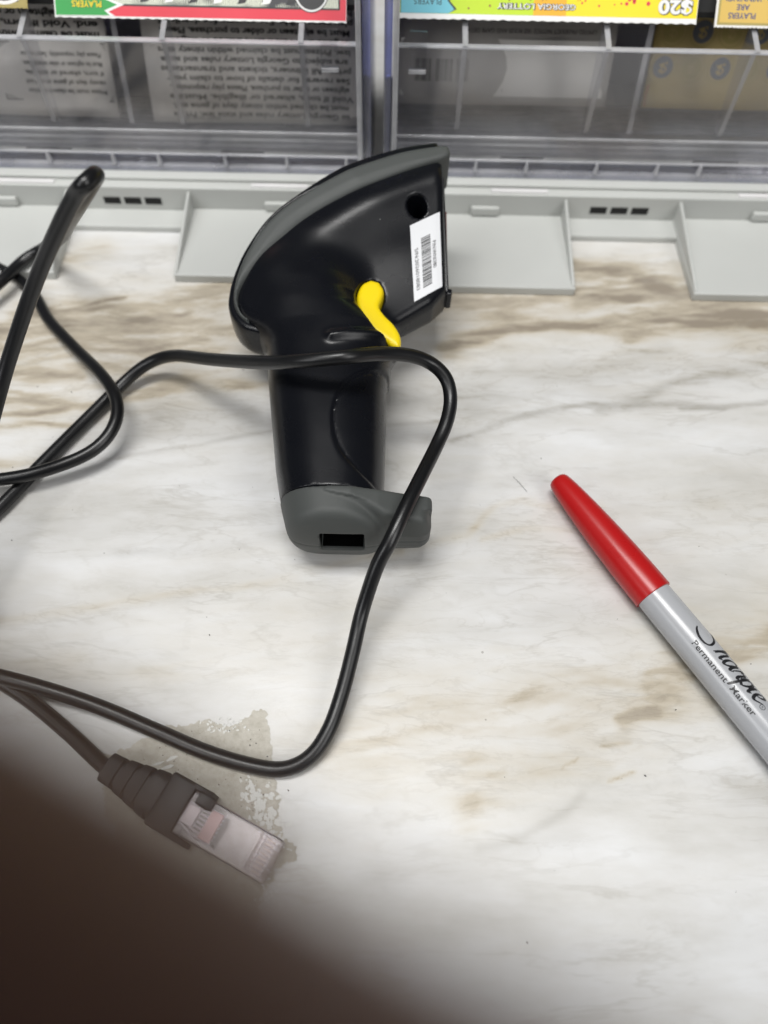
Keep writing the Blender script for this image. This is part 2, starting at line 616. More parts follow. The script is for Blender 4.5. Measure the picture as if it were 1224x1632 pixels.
fine_pl = []
for i in range(len(pl)):
    a, b_ = pl[i], pl[(i + 1) % len(pl)]
    n = max(2, int((b_ - a).length / 0.0004))
    nrm = Vector((-(b_ - a).y, (b_ - a).x, 0)).normalized()
    for k in range(n):
        p = a.lerp(b_, k / n)
        j = float(fbm(np.array(p.x * 1000 / 2.2), np.array(p.y * 1000 / 2.2), 4)) * 3.2 + float(fbm(np.array(p.x * 1000 / .6), np.array(p.y * 1000 / .6), 3)) * 1.9
        fine_pl.append(p + nrm * j * MM)
mb = MB()
mb.add(fine_pl, [tuple(range(len(fine_pl)))])


def flake(mb, c, r, z, mi, el=1.0, ang=0.0):
    n = random.randint(6, 9)
    pts = []
    for k in range(n):
        a = 2 * math.pi * k / n
        rr = r * random.uniform(0.55, 1.2)
        x, y = rr * el * math.cos(a), rr * math.sin(a)
        pts.append((c.x + x * math.cos(ang) - y * math.sin(ang), c.y + x * math.sin(ang) + y * math.cos(ang), z))
    mb.prism(pts, (0, 0, random.uniform(0.00006, 0.00022)), mi)


for k in range(150):
    t = random.random()
    px = 392 + 62 * t + random.gauss(0, 9)
    py = 1240 + 110 * t + random.gauss(0, 16)
    flake(mb, P(px, py), random.uniform(0.15, 0.75) * MM, 0.00015, 1, random.uniform(1, 1.7), random.random() * 3)
for k in range(60):
    flake(mb, P(random.gauss(360, 18), random.gauss(1158, 6)), random.uniform(0.1, 0.4) * MM, 0.00015, 1, 1.3, random.random() * 3)
for k in range(40):
    flake(mb, P(random.gauss(425, 10), random.gauss(1415, 25)), random.uniform(0.1, 0.45) * MM, 0.00015, 1, 1.3, random.random() * 3)
for a, b_ in (((240, 1222), (262, 1212)), ((262, 1212), (285, 1206)), ((262, 1226), (272, 1220))):
    p = P((a[0] + b_[0]) / 2, (a[1] + b_[1]) / 2)
    flake(mb, p, 0.55 * MM, 0.00015, 1, 3.4, 0.35)
for k in range(70):
    flake(mb, P(random.uniform(215, 435), random.uniform(1160, 1300)), random.uniform(0.07, 0.2) * MM, 0.00015, 2, 1.3, random.random() * 3)
patch = mb.build('worn_patch', [M['worn'], M['chip'], M['ink']], counter)
tag(patch, 'ragged bare beige patch where the white surface has chipped away')

# ================================================================== SURFACE NETS
def surface_nets(Fv, org, h):
    s = Fv < 0
    nx, ny, nz = Fv.shape
    cs = (nx - 1, ny - 1, nz - 1)

    def sub(A, o):
        return A[o[0]:o[0] + cs[0], o[1]:o[1] + cs[1], o[2]:o[2] + cs[2]]
    corners = [(i, j, k) for i in (0, 1) for j in (0, 1) for k in (0, 1)]
    cnt = sum(sub(s, c).astype(np.int8) for c in corners)
    act = (cnt > 0) & (cnt < 8)
    ci = np.argwhere(act)
    acc = np.zeros((len(ci), 3))
    n = np.zeros(len(ci))
    for a in corners:
        for ax in range(3):
            if a[ax] == 1:
                continue
            b = list(a)
            b[ax] = 1
            fa = Fv[ci[:, 0] + a[0], ci[:, 1] + a[1], ci[:, 2] + a[2]]
            fb = Fv[ci[:, 0] + b[0], ci[:, 1] + b[1], ci[:, 2] + b[2]]
            cr = (fa < 0) != (fb < 0)
            t = np.where(cr, fa / np.where(cr, fa - fb, 1), 0)
            p = np.array(a, float)[None, :].repeat(len(ci), 0)
            p[:, ax] = t
            acc += p * cr[:, None]
            n += cr
    pos = org + (ci + acc / n[:, None]) * h
    vid = np.full(cs, -1, np.int64)
    vid[act] = np.arange(len(ci))
    quads = []
    for ax in range(3):
        o1, o2 = [(1, 2), (2, 0), (0, 1)][ax]
        sl0 = [slice(1, -1)] * 3
        sl1 = [slice(1, -1)] * 3
        sl0[ax] = slice(0, -1)
        sl1[ax] = slice(1, None)
        A = s[tuple(sl0)]
        B = s[tuple(sl1)]
        e = np.argwhere(A != B)
        ins = A[e[:, 0], e[:, 1], e[:, 2]]
        base = e.copy()
        for d in (o1, o2):
            base[:, d] += 1

        def g(d1, d2):
            q = base.copy()
            q[:, o1] -= d1
            q[:, o2] -= d2
            return vid[q[:, 0], q[:, 1], q[:, 2]]
        q = np.stack([g(1, 1), g(0, 1), g(0, 0), g(1, 0)], 1)
        q[~ins] = q[~ins][:, ::-1]
        quads.append(q)
    q = np.concatenate(quads)
    q = q[(q >= 0).all(1)]
    return pos, q


def poly_sd(U, V, poly):
    poly = np.array(poly)
    d = np.full(U.shape, 1e9)
    ins = np.zeros(U.shape, bool)
    n = len(poly)
    for i in range(n):
        ax, ay = poly[i]
        bx, by = poly[(i + 1) % n]
        dx, dy = bx - ax, by - ay
        t = np.clip(((U - ax) * dx + (V - ay) * dy) / (dx * dx + dy * dy + 1e-12), 0, 1)
        d = np.minimum(d, np.hypot(U - ax - t * dx, V - ay - t * dy))
        c = ((ay > V) != (by > V)) & (U < (bx - ax) * (V - ay) / (by - ay + 1e-12) + ax)
        ins ^= c
    return np.where(ins, -d, d)


def smin(a, b, k):
    h = np.clip(0.5 + 0.5 * (b - a) / k, 0, 1)
    return b + (a - b) * h - k * h * (1 - h)


def smax(a, b, k):
    return -smin(-a, -b, k)


# ================================================================== BARCODE SCANNER
A0 = P(560, 868, 0.0168)
B0 = P(540, 400, 0.0290)
eu = Vector((1, 0, 0))
ev = (B0 - A0)
ev.x = 0
ev.normalize()
ew = eu.cross(ev).normalized()
SM = Matrix((eu, ev, ew)).transposed().to_4x4()
SM.translation = A0
SMI = SM.inverted()
lo = SMI @ CO
ldir = SMI.to_3x3()


def L(px, py, w_):
    d = ldir @ ray(px, py)
    o = lo
    t = (w_ * MM - o.z) / d.z
    p = o + d * t
    return (p.x * 1000, p.y * 1000)


def Ls(lst):
    out_ = []
    for it in lst:
        out_.append(L(*it))
    return out_


def cat2(pts, n=8):
    return [(p.x, p.y) for p in catmull([(a, b_, 0) for a, b_ in pts], n)]


WH = 24
WR = [23.5, 23.5, 23, 21.5, 19.5, 16.5, 14, 12, 10, 9, 8, 7]
outer = cat2(Ls([(a, b_, w_) for (a, b_), w_ in zip([(716, 233), (650, 241), (600, 255), (540, 279), (480, 311), (430, 350), (398, 390), (377, 430), (369, 466), (374, 492), (391, 512), (418, 524)], WR)]))
inner = cat2(Ls([(a, b_, w_) for (a, b_), w_ in zip([(728, 251), (690, 259), (640, 274), (565, 306), (500, 343), (440, 392), (400, 440), (384, 470), (384, 492), (397, 508), (420, 519)], [23.5, 23.5, 23, 21.5, 19.5, 16.5, 13, 10, 9, 8, 7])]))
far_in = [(60, 60), (120, 160)]
inner_poly = inner + [(inner[-1][0], -20), (90, -20), (90, inner[0][1])]
ring_poly = outer + inner[::-1]
RR, RF = Vector(L(380, 490, 5)), Vector(L(700, 240, 23.5))
right_edge = Ls([(704, 262, 20), (707, 330, 15), (710, 400, 10), (712, 462, 6)])
bottom_edge = Ls([(690, 486, 5), (650, 508, 5), (610, 530, 5), (560, 545, 5), (500, 550, 4), (440, 535, 4)])
mid_line = [((a[0] * .4 + b_[0] * .6), (a[1] * .4 + b_[1] * .6)) for a, b_ in zip([outer[int(i * (len(outer) - 1) / (len(inner) - 1))] for i in range(len(inner))], inner)]
body_poly = mid_line + bottom_edge[::-1] + right_edge[::-1]
body_poly = [p for p in mid_line if p[0] < right_edge[0][0]] + bottom_edge[::-1] + right_edge[::-1]

hz = 0.6
U1 = np.arange(-52, 50, hz)
V1 = np.arange(10, 172, hz)
W1 = np.arange(-30, 30, hz)
UU, VV = np.meshgrid(U1, V1, indexing='ij')
sd_in = seg_dist(UU, VV, inner) * np.where(poly_sd(UU, VV, inner_poly) < 0, 1, -1)
dd = RF - RR
tt = np.clip(((UU - RR.x) * dd.x + (VV - RR.y) * dd.y) / dd.length_squared, 0, 1)
WMX = np.interp(tt, [0, .12, .35, .65, 1], [11.0, 14.5, 19.5, 23.3, 24.6])
sd_body = poly_sd(UU, VV, body_poly)
H = np.interp(sd_in, [-6, 0, 3, 7, 12, 22, 34, 46, 60, 80], [22.4, 23.0, 24.2, 23.6, 20.0, 14.0, 9.6, 6.6, 4.6, 4]) * (WMX / 24.6)
def blur2(A, r, it=3):
    k = int(r)
    for _ in range(it):
        for axx in (0, 1):
            Pd = np.concatenate([np.take(A, [0] * k, axx), A, np.take(A, [-1] * k, axx)], axx)
            cs_ = np.cumsum(Pd, axx)
            cs_ = np.concatenate([np.zeros_like(np.take(cs_, [0], axx)), cs_], axx)
            n_ = A.shape[axx]
            A = (np.take(cs_, range(2 * k + 1, 2 * k + 1 + n_), axx) - np.take(cs_, range(n_), axx)) / (2 * k + 1)
    return A


H = np.maximum(blur2(H, 5), 0) * .75 + H * .25 * (sd_in < 9) + blur2(H, 5) * .25 * (sd_in >= 9)
H = blur2(H, 2)
# handle centre line and widths from the two side contours
hl = Ls([(462, 866, 0), (447, 800, 0), (441, 760, 0), (436, 700, 0), (430, 630, 0), (425, 560, 0), (420, 520, 0), (412, 470, 0), (412, 430, 0)])
hr = Ls([(610, 866, 0), (614, 800, 0), (616, 760, 0), (618, 700, 0), (619, 640, 0), (624, 580, 0), (638, 556, 0), (618, 540, 0), (592, 524, 0), (576, 502, 0), (570, 480, 0), (570, 430, 0)])


def interp_uv(lst):
    lst = sorted(lst, key=lambda p: p[1])
    return [p[1] for p in lst], [p[0] for p in lst]


ly, lx = interp_uv(hl)
ry, rx = interp_uv(hr)


def handle_sd(UU, VV, W, grow=0.0):
    """UU,VV 2D; W 1D -> 3D"""
    li = np.interp(VV, ly, lx)
    ri = np.interp(VV, ry, rx)
    uc = (li + ri) / 2
    a = (ri - li) / 2 + grow
    vtop = max(ly)
    bb = np.interp(VV, [-2, 12, 30, 60, 90, vtop], [16.0, 16.4, 16.8, 17.3, 18.0, 17.5]) + grow
    p = 2.35
    q = (np.abs((UU - uc) / a)[..., None] ** p + np.abs(W[None, None, :] / bb[..., None]) ** p) ** (1 / p)
    return (q - 1) * np.minimum(a, bb)[..., None]


dh = handle_sd(UU, VV, W1)
vtop = max(ly)
# grip panel, stepped down right of the curve on the handle
curve = cat2(Ls([(618, 583, 12), (575, 592, 16), (543, 618, 17), (530, 660, 17), (540, 710, 17), (575, 752, 15), (618, 790, 10)]))
gp = poly_sd(UU, VV, curve + [(60, curve[-1][1]), (60, curve[0][1])])
step = 0.55 * (1 - smooth(-0.35, 0.35, gp))
dh = dh + step[..., None]
groove = 0.35 * np.exp(-(gp / 0.5) ** 2)
dh = dh + groove[..., None]
dh = smax(dh, (VV - (vtop - 6))[..., None] + 0 * W1, 12)
sd_body = smax(sd_body, sd_body, .01)
dhead = smax(sd_body[..., None] + 0 * W1[None, None, :], (np.abs(W1)[None, None, :] - H[..., None]) / 1.08, 3.5)
D = smin(dh, dhead, 8)
# lip below the trigger
lip = cat2(Ls([(528, 533, 18), (560, 533, 16.5), (590, 539, 13), (615, 548, 9), (635, 558, 5)]))
dl = seg_dist(UU, VV, lip)
D = D - (1.7 * np.exp(-(dl / 1.8) ** 2))[..., None] * (W1 > 0)[None, None, :]
# joint with the foot cap
vj = L(520, 773, 16.5)[1]
D = np.maximum(D, vj - VV[..., None] + 0 * W1)
# screw hole
hu, hv = L(665, 322, 20.5)
D = smax(D, -np.maximum(np.hypot(UU - hu, VV - hv)[..., None] - 3.5, 3 - W1[None, None, :]), 0.4)
TW = 11.0
tp = cat2(Ls([(a, b_, TW) for a, b_ in [(591, 444), (576, 452), (568, 470), (570, 490), (581, 510), (596, 529), (616, 543), (633, 553),
              (639, 547), (638, 532), (628, 515), (614, 501), (605, 487), (609, 474), (612, 461), (605, 448)]]), 5)
slot = poly_sd(UU, VV, tp) - 0.2
D = smax(D, -np.maximum(slot[..., None] + 0 * W1, 6 - W1[None, None, :]), 0.6)
scanner = empty('barcode_scanner', A0)
scanner.rotation_euler = SM.to_euler()
bpy.context.view_layer.update()
tag(scanner, 'black pistol grip barcode scanner with yellow trigger lying on its side', 'barcode scanner')
WM = SM


def sdf_obj(name, Dv, org, h, mat, parent=scanner):
    pos, q = surface_nets(Dv, np.array(org, float), h)
    me = np_mesh(name, pos * MM, q)
    me.materials.append(mat)
    o = bpy.data.objects.new(name, me)
    COL.objects.link(o)
    o.parent = parent
    return o, pos, q


body, bpos, bq = sdf_obj('body', D, (U1[0], V1[0], W1[0]), hz, M['black'])
body_bvh = BVHTree.FromPolygons([SM @ Vector(p * MM) for p in bpos], [tuple(int(i) for i in q) for q in bq])
del dh, dhead, D
# rubber bumper ring and black top shell
sd_out = seg_dist(UU, VV, outer)
tip = L(724, 246, 23.5)[0]
ringd = smax(poly_sd(UU, VV, ring_poly), UU - tip, 6)
cv3 = (np.abs(W1)[None, None, :] / WMX[..., None])
cv3 = 3.0 * np.clip(cv3, 0, 1.2) ** 4 * (1 - smooth(.3, .8, tt))[..., None]
Wb = WMX + np.interp(sd_out, [0, 2, 6, 9], [-0.2, 0.7, 0.4, -0.6])
Dr = smax(ringd[..., None] + cv3 * .5, np.abs(W1)[None, None, :] - Wb[..., None], 1.4)
ue = L(706, 262, 20)[0]
Dr = np.maximum(Dr, np.minimum((UU - ue)[..., None] + 0 * W1, 9.0 - W1[None, None, :]))
sdf_obj('rubber_bumper', Dr, (U1[0], V1[0], W1[0]), hz, M['rubber'])
shell = smax(sd_out - np.interp(tt, [0, .3, .6, 1], [2.0, 2.8, 3.0, 2.4]), UU - L(698, 228, 23)[0], 1)
Dr = smax(shell[..., None] + cv3, np.abs(W1)[None, None, :] - (WMX * np.interp(tt, [0, .3], [.72, 1]))[..., None] + 0.6, 1.0)
sdf_obj('top_shell', Dr, (U1[0], V1[0], W1[0]), hz, M['black'])
# trigger
cu_ = [p[0] for p in tp]
cv_ = [p[1] for p in tp]
ht = 0.4
Ut, Vt, Wt = np.arange(min(cu_) - 3, max(cu_) + 3, ht), np.arange(min(cv_) - 3, max(cv_) + 3, ht), np.arange(-14, 14, ht)
TU, TV = np.meshgrid(Ut, Vt, indexing='ij')
sdt = poly_sd(TU, TV, tp)
# top face dished towards its upper right, like a finger hook
tw = 11.2 + 0 * TV
Dt = smax(sdt[..., None] + 0 * Wt, np.abs(Wt - 6.6)[None, None, :] - (tw - 6.6)[..., None], 2.2)
sdf_obj('trigger', Dt, (Ut[0], Vt[0], Wt[0]), ht, M['yellow'])
# foot cap with cable port
hc = 0.45
Uc, Vc, Wc = np.arange(-30, 38, hc), np.arange(-8, vj + 1.0, hc), np.arange(-20, 20, hc)
CU, CV = np.meshgrid(Uc, Vc, indexing='ij')
dc = handle_sd(CU, CV, Wc, 0.25)
endv = L(545, 873, 0)[1]
u0, u1 = L(462, 866, 0)[0], L(620, 866, 0)[0]
bowl = endv + 0.2 + 2.2 * (np.abs((CU - (u0 + u1) / 2) / ((u1 - u0) / 2))) ** 4.0
dc = smax(dc, (bowl - CV)[..., None] + (Wc[None, None, :] / 16.0) ** 2 * 3.8, 2.2)
# spur pointing to the right
pu0, pu1 = L(512, 803, 17)[0], L(688, 820, 6)[0]
pv1, pv0 = L(640, 784, 9)[1], L(640, 862, 0)[1]
cx = (pu0 + pu1) / 2
hx, hy = (pu1 - pu0) / 2, (pv1 - pv0) / 2
R_ = 3.5
kk = np.clip((CU - pu0) / (pu1 - pu0), 0, 1)
hyv = hy * np.interp(kk, [0, .12, .3, .55, 1], [.30, .46, .62, .92, 1.0])
top = pv1 - 1.6 * (1 - kk) - 0.6 * np.sin(kk * math.pi)
qx = np.abs(CU - cx) - (hx - R_)
qy = np.abs(CV - (top - hyv)) - (hyv - R_)
thk = np.interp(kk, [0, .25, .5, .75, 1], [16.9, 17.3, 15.2, 12.3, 10.2])
qz = np.abs(Wc)[None, None, :] - (thk - 2.0)[..., None]
# the side wall of the spur slopes outwards towards the middle plane
lean = 0.30 * np.maximum(0, np.abs(Wc) - 4)[None, None, :] * ((CV < (top - hyv)) * 1.0)[..., None]
d2 = np.hypot(np.maximum(qx, 0), np.maximum(qy, 0)) + np.minimum(np.maximum(qx, qy), 0) - R_
dspur = smax(d2[..., None] + lean, qz - 2.0, 2.0)
dc = smin(dc, dspur, 1.6)
# seam at the middle plane, groove round the spur root
dc = dc + 0.32 * np.exp(-(Wc / 0.28) ** 2)[None, None, :] * (CV < endv + 14)[..., None]
dc = np.maximum(dc, (CV - (vj - 0.25))[..., None] + 0 * Wc)
cu0, cu1 = L(511, 868, 0)[0], L(581, 868, 0)[0]
qa = np.abs(CU - (cu0 + cu1) / 2) - (cu1 - cu0) / 2 + 0.9
qb = np.abs(Wc - 2.6) - 5.2 + 0.9
hole = np.hypot(np.maximum(qa[..., None], 0), np.maximum(qb, 0)[None, None, :]) + np.minimum(np.maximum(qa[..., None], qb[None, None, :]), 0) - 0.9
hole = np.maximum(hole, (CV - endv - 15)[..., None] + 0 * Wc)
dc = smax(dc, -hole, 0.4)
foot, _, _ = sdf_obj('foot_cap', dc, (Uc[0], Vc[0], Wc[0]), hc, M['rubber'])
bx0, bx1, by0, by1, bz0, bz1 = [q_ * MM for q_ in (cu0 + .15, cu1 - .15, endv + 1.5, endv + 13, -2.45, 7.65)]
mb = MB()
mb.add([(x_, y_, z_) for x_ in (bx0, bx1) for y_ in (by0, by1) for z_ in (bz0, bz1)], [(0, 1, 3, 2), (4, 6, 7, 5), (2, 3, 7, 6), (0, 2, 6, 4), (1, 5, 7, 3)])
mb.build('cable_port', M['void'], None).parent = foot  # near-black lining added so that the port looks deeply shaded
# window frame and red window on the scanning face
mb = MB()
re = Ls([(707, 266, 20), (715, 468, 4)])
fu0, fv1 = re[0]
fu1, fv0 = re[1]
prof = [(fv1 - 2.5, 18), (fv1 - 18, 12.5), (fv0 + 8, 6.5), (fv0 + .5, 4.0)]
vsb = []
for v_, hw in prof:
    k = (fv1 - v_) / (fv1 - fv0)
    uu = fu0 + (fu1 - fu0) * k
    for du in (-3.0, 0.2):
        for s_ in (-1, 1):
            vsb.append(((uu + du) * MM, v_ * MM, s_ * hw * MM))
fsb = []
for i in range(3):
    a = i * 4
    b_ = a + 4
    fsb += [(a, a + 2, b_ + 2, b_), (a + 1, b_ + 1, b_ + 3, a + 3), (a + 2, a + 3, b_ + 3, b_ + 2), (a, b_, b_ + 1, a + 1)]
fsb += [(0, 1, 3, 2), (12, 14, 15, 13)]
mb.add(vsb, fsb)
mb.build('window_frame', M['black'], None, bevel=0.0006).parent = scanner
mb = MB().box((fu1 - 1) * MM, (fu1 + 1.3) * MM, (fv0 - .2) * MM, (fv0 + 2.4) * MM, -4 * MM, 4 * MM)
mb.build('lower_catch', M['black'], None, bevel=0.0006).parent = scanner
M['redglass'] = plastic('red_window', (0.12, 0.004, 0.004), 0.1, bump=0)
MB().box((fu0 + 0.2) * MM, (fu0 + 2.0) * MM, (fv0 + 10) * MM, (fv1 - 8) * MM, -7 * MM, 7 * MM).build('scan_window', M['redglass'], None).parent = scanner
# sticker
SQ = [(653, 360), (700, 338), (704, 457), (660, 482)]     # photo corners: top-left, top-right, bottom-right, bottom-left


def surf_pt(s_, t_, off):
    a = Vector(SQ[0]).lerp(Vector(SQ[1]), s_)
    b__ = Vector(SQ[3]).lerp(Vector(SQ[2]), s_)
    p = a.lerp(b__, t_)
    d = ray(p.x, p.y).normalized()
    hit, nrm, i, dist = body_bvh.ray_cast(CO, d)
    if hit is None:
        hit, nrm = P(p.x, p.y, 0.04), Vector((0, 0, 1))
    return SMI @ (hit + nrm * off)


_g = {}
NS, NT = 8, 16
for i in range(NS + 1):
    for j in range(NT + 1):
        _g[i, j] = surf_pt(i / NS, j / NT, 0.0004)


def sticker_pt(s_, t_, off=0.0):
    x = min(max(s_, 0), 0.9999) * NS
    y = min(max(t_, 0), 0.9999) * NT
    i, j = int(x), int(y)
    fx, fy = x - i, y - j
    p = _g[i, j] * (1 - fx) * (1 - fy) + _g[i + 1, j] * fx * (1 - fy) + _g[i, j + 1] * (1 - fx) * fy + _g[i + 1, j + 1] * fx * fy
    return p + Vector((0.2, -0.3, 0.95)) * off


mb = MB()
mb.add([_g[i, j] for i in range(NS + 1) for j in range(NT + 1)],
       [(i * (NT + 1) + j, i * (NT + 1) + j + 1, (i + 1) * (NT + 1) + j + 1, (i + 1) * (NT + 1) + j) for i in range(NS) for j in range(NT)])
stick = mb.build('label_sticker', M['sticker'], None, smooth=True)
stick.parent = scanner
mb = MB()
t = 0.235
while t < 0.89:
    wbar = random.choice([0.006, 0.009, 0.014, 0.005])
    sk = 0.02
    a, b_ = 0.34, 0.66
    mb.add([sticker_pt(a, t, .00012), sticker_pt(b_, t, .00012), sticker_pt(b_, t + wbar, .00012), sticker_pt(a, t + wbar, .00012)], [(0, 1, 2, 3)])
    t += wbar + random.choice([0.006, 0.009, 0.013])
mb.build('barcode', M['ink'], None).parent = stick
mb = MB()
for s0, t0, s_len, txt in ((0.72, 0.34, 0.36, 'P/N:WNI380'), (0.09, 0.33, 0.55, 'S/N:2026018083')):
    tv, tf = text_geo(txt, 1.0)
    wmax = max(v[0] for v in tv)
    mb.add([sticker_pt(s0 + v[1] * 0.17 if s0 > .5 else s0 + v[1] * 0.17 + .02, t0 + v[0] / wmax * s_len, .00012) for v in tv], tf)
mb.build('printed_text', M['ink'], None).parent = stick

# ================================================================== CABLE WITH PLUG
CR_ = 0.00222


def cp(px, py, z_mm):
    return P(px, py, z_mm * MM)


h0 = SM @ Vector((0, 0.06, 0.0))
segA = [cp(250, 1290, 5.4), cp(200, 1248, 4.6), cp(160, 1215, 3.6), cp(110, 1168, 2.8), cp(50, 1118, 2.6), cp(0, 1085, 3.2), cp(-60, 1052, 5), cp(-160, 1010, 7)]
segC = [cp(-160, 778, 7.8), cp(-60, 768, 7.6), cp(0, 764, 7.4), cp(60, 753, 7.6), cp(130, 728, 8.6), cp(168, 700, 10), cp(186, 665, 11.5), cp(183, 630, 12.5), cp(160, 595, 11), cp(118, 553, 6), cp(78, 510, 3.2), cp(55, 470, 2.6), cp(30, 445, 2.5), cp(0, 428, 2.5), cp(-60, 400, 2.5), cp(-140, 375, 2.5)]
segE = [cp(-110, 1010, 12), cp(-60, 880, 20), cp(-30, 740, 30), cp(0, 622, 42), cp(28, 530, 56), cp(60, 440, 72), cp(95, 360, 88), cp(120, 312, 97), cp(137, 292, 101)]
segE2 = [Vector(segE[-1]) + Vector((0.000, 0.007, -0.003)), cp(129, 322, 82), cp(112, 352, 56), cp(98, 378, 30), cp(72, 394, 11), cp(38, 415, 6.8), cp(0, 450, 7.2), cp(-60, 500, 6), cp(-130, 545, 5)]
segB = [cp(-150, 925, 2.5), cp(-60, 862, 2.5), cp(0, 808, 2.5), cp(70, 736, 2.5), cp(140, 666, 2.6), cp(190, 617, 4), cp(232, 582, 8), cp(275, 567, 14), cp(340, 573, 26), cp(420, 578, 40.5),
        cp(470, 576, 48.0), cp(520, 572, 51.3), cp(560, 568, 51.5), cp(605, 564, 47), cp(650, 566, 43), cp(685, 578, 39), cp(710, 602, 36), cp(718, 635, 33), cp(712, 672, 31), cp(695, 712, 29.5), cp(670, 762, 31.5), cp(645, 812, 32.0), cp(622, 862, 29.5),
        cp(600, 905, 24), cp(577, 975, 15), cp(562, 1040, 11), cp(545, 1105, 8), cp(524, 1163, 6), cp(495, 1205, 4.2), cp(455, 1225, 3), cp(405, 1221, 2.4), cp(330, 1199, 2.4), cp(250, 1165, 2.4), cp(160, 1127, 4), cp(80, 1100, 6.5), cp(0, 1078, 8), cp(-60, 1064, 8), cp(-160, 1055, 8)]
offAC = [Vector((-0.20, 0.010, 0.006)), Vector((-0.26, 0.05, 0.009)), Vector((-0.22, 0.10, 0.009))]
offCE = [Vector((-0.24, 0.235, 0.003)), Vector((-0.29, 0.17, 0.006)), Vector((-0.25, 0.10, 0.02)), Vector((-0.20, 0.085, 0.014))]
offEB = [Vector((-0.22, 0.20, 0.004)), Vector((-0.235, 0.13, 0.003)), Vector((-0.20, 0.088, 0.003))]
endB = [Vector((-0.17, 0.0, 0.01)), Vector((-0.22, -0.06, 0.004)), Vector((-0.27, -0.16, 0.003)), Vector((-0.30, -0.30, 0.003))]
path = segA + offAC + segC + offCE + segE + segE2 + offEB + segB + endB
cab = empty('scanner_cable', segA[0])
bpy.context.view_layer.update()
tag(cab, 'black round cable looping over the scanner handle and ending in a clear network plug', 'cable')
MB().tube(catmull(path, 9), CR_, 22).build('cable_jacket', M['cable'], cab, smooth=True, angle=80)
# plug frame: X along plug, Y across, Z up
pa, pb = cp(176, 1225, 5.2), cp(436, 1374, 5.2)
ax = (pb - pa).normalized()
ay = Vector((0, 0, 1)).cross(ax).normalized()
PMx = Matrix((ax, ay, ax.cross(ay))).transposed().to_4x4()
PMx.translation = pa
plen = (pb - pa).length


def rr_loop(x, hy_, hz_, r=None, n=5, zc=0.0):
    r = min(hy_, hz_) * 0.6 if r is None else r
    pts = []
    for cxx, cyy, a0 in ((hy_ - r, hz_ - r, 0), (-(hy_ - r), hz_ - r, 90), (-(hy_ - r), -(hz_ - r), 180), (hy_ - r, -(hz_ - r), 270)):
        for k in range(n):
            a = math.radians(a0 + 90 * k / (n - 1))
            pts.append((x, cxx + r * math.cos(a), cyy + r * math.sin(a) + zc))
    return pts


def loft(mb, loops, mat, mi=0):
    n = len(loops[0])
    vs_ = [mat @ Vector(p) * 1.0 for lp in loops for p in lp]
    fs_ = []
    for i in range(len(loops) - 1):
        for k in range(n):
            k2 = (k + 1) % n
            fs_.append((i * n + k, i * n + k2, (i + 1) * n + k2, (i + 1) * n + k))
    fs_ += [tuple(range(n))[::-1], tuple(range((len(loops) - 1) * n, len(loops) * n))]
    mb.add(vs_, fs_, mi)


def mmm(loops):
    return [[(x * MM, y * MM, z * MM) for x, y, z in lp] for lp in loops]


mb = MB()
Lr = 20.0     # strain relief length
lp = [rr_loop(-1.0, 3.2, 2.9), rr_loop(-0.6, 4.1, 3.4), rr_loop(3.2, 4.3, 3.6)]
for k, x in enumerate((3.6, 7.8, 12.0)):
    w0 = 4.3 + 0.75 * k
    lp += [rr_loop(x, w0 - 0.9, 3.1 + .25 * k), rr_loop(x + 0.9, w0 - 0.9, 3.1 + .25 * k), rr_loop(x + 1.1, w0 + 0.35, 3.7 + .25 * k), rr_loop(x + 4.0, w0 + 0.75, 3.9 + .25 * k)]
lp += [rr_loop(16.2, 5.9, 4.4), rr_loop(18.5, 6.1, 4.5)]
loft(mb, mmm(lp), PMx)
mb.build('strain_relief', M['boot'], cab, smooth=True, angle=40)
mb = MB()
hx0, hx1 = 17.6, 29.0
# hood: thick shell with a recess where the clear plug enters
loft(mb, mmm([rr_loop(hx0, 7.0, 4.4, 0.8), rr_loop(hx0 + 0.5, 7.4, 4.8, 1.0), rr_loop(hx0 + 7.5, 7.4, 4.9, 1.0), rr_loop(hx0 + 7.9, 7.2, 4.7, 1.0)]), PMx)
for s_ in (-1, 1):
    q = [(hx0 + 7, s_ * 5.95, -4.6), (hx1 + .3, s_ * 5.95, -4.4), (hx1 + 1.2, s_ * 6.2, -3.6), (hx1 + 1.2, s_ * 6.2, 3.2), (hx1 + .3, s_ * 5.95, 4.0), (hx0 + 7, s_ * 5.95, 4.8)]
    mb.prism([PMx @ Vector((a * MM, b_ * MM, c_ * MM)) for a, b_, c_ in q], (PMx.to_3x3() @ Vector((0, s_ * 1.35 * MM, 0))))
mb.build('plug_hood', M['boot'], cab, smooth=True, bevel=0.0004, angle=40)
mb = MB()
loft(mb, mmm([rr_loop(hx1 - 1.5, 1.7, 1.3, .7, zc=5.0), rr_loop(hx1 + 1.5, 1.9, 1.5, .8, zc=4.8), rr_loop(hx1 + 3.0, 1.5, 1.1, .6, zc=4.4)]), PMx @ Matrix.Translation((0, 4.6 * MM, 0)))
mb.build('hood_tab', M['boot'], cab, smooth=True, angle=50)
M['pc'] = acrylic('clear_polycarbonate', (0.96, 0.93, 0.94), 0.05, 0.22, 0.04)
M['copper'] = plastic('pink_copper', (0.55, 0.30, 0.28), 0.4, bump=0)
M['gold'] = plastic('gold_contact', (0.50, 0.36, 0.28), 0.35, bump=0)
M['wire'] = plastic('pale_wire', (0.62, 0.54, 0.55), 0.4, bump=0)
mb = MB()
x0, x1 = hx0 + 8, plen * 1000
y_ = 5.75
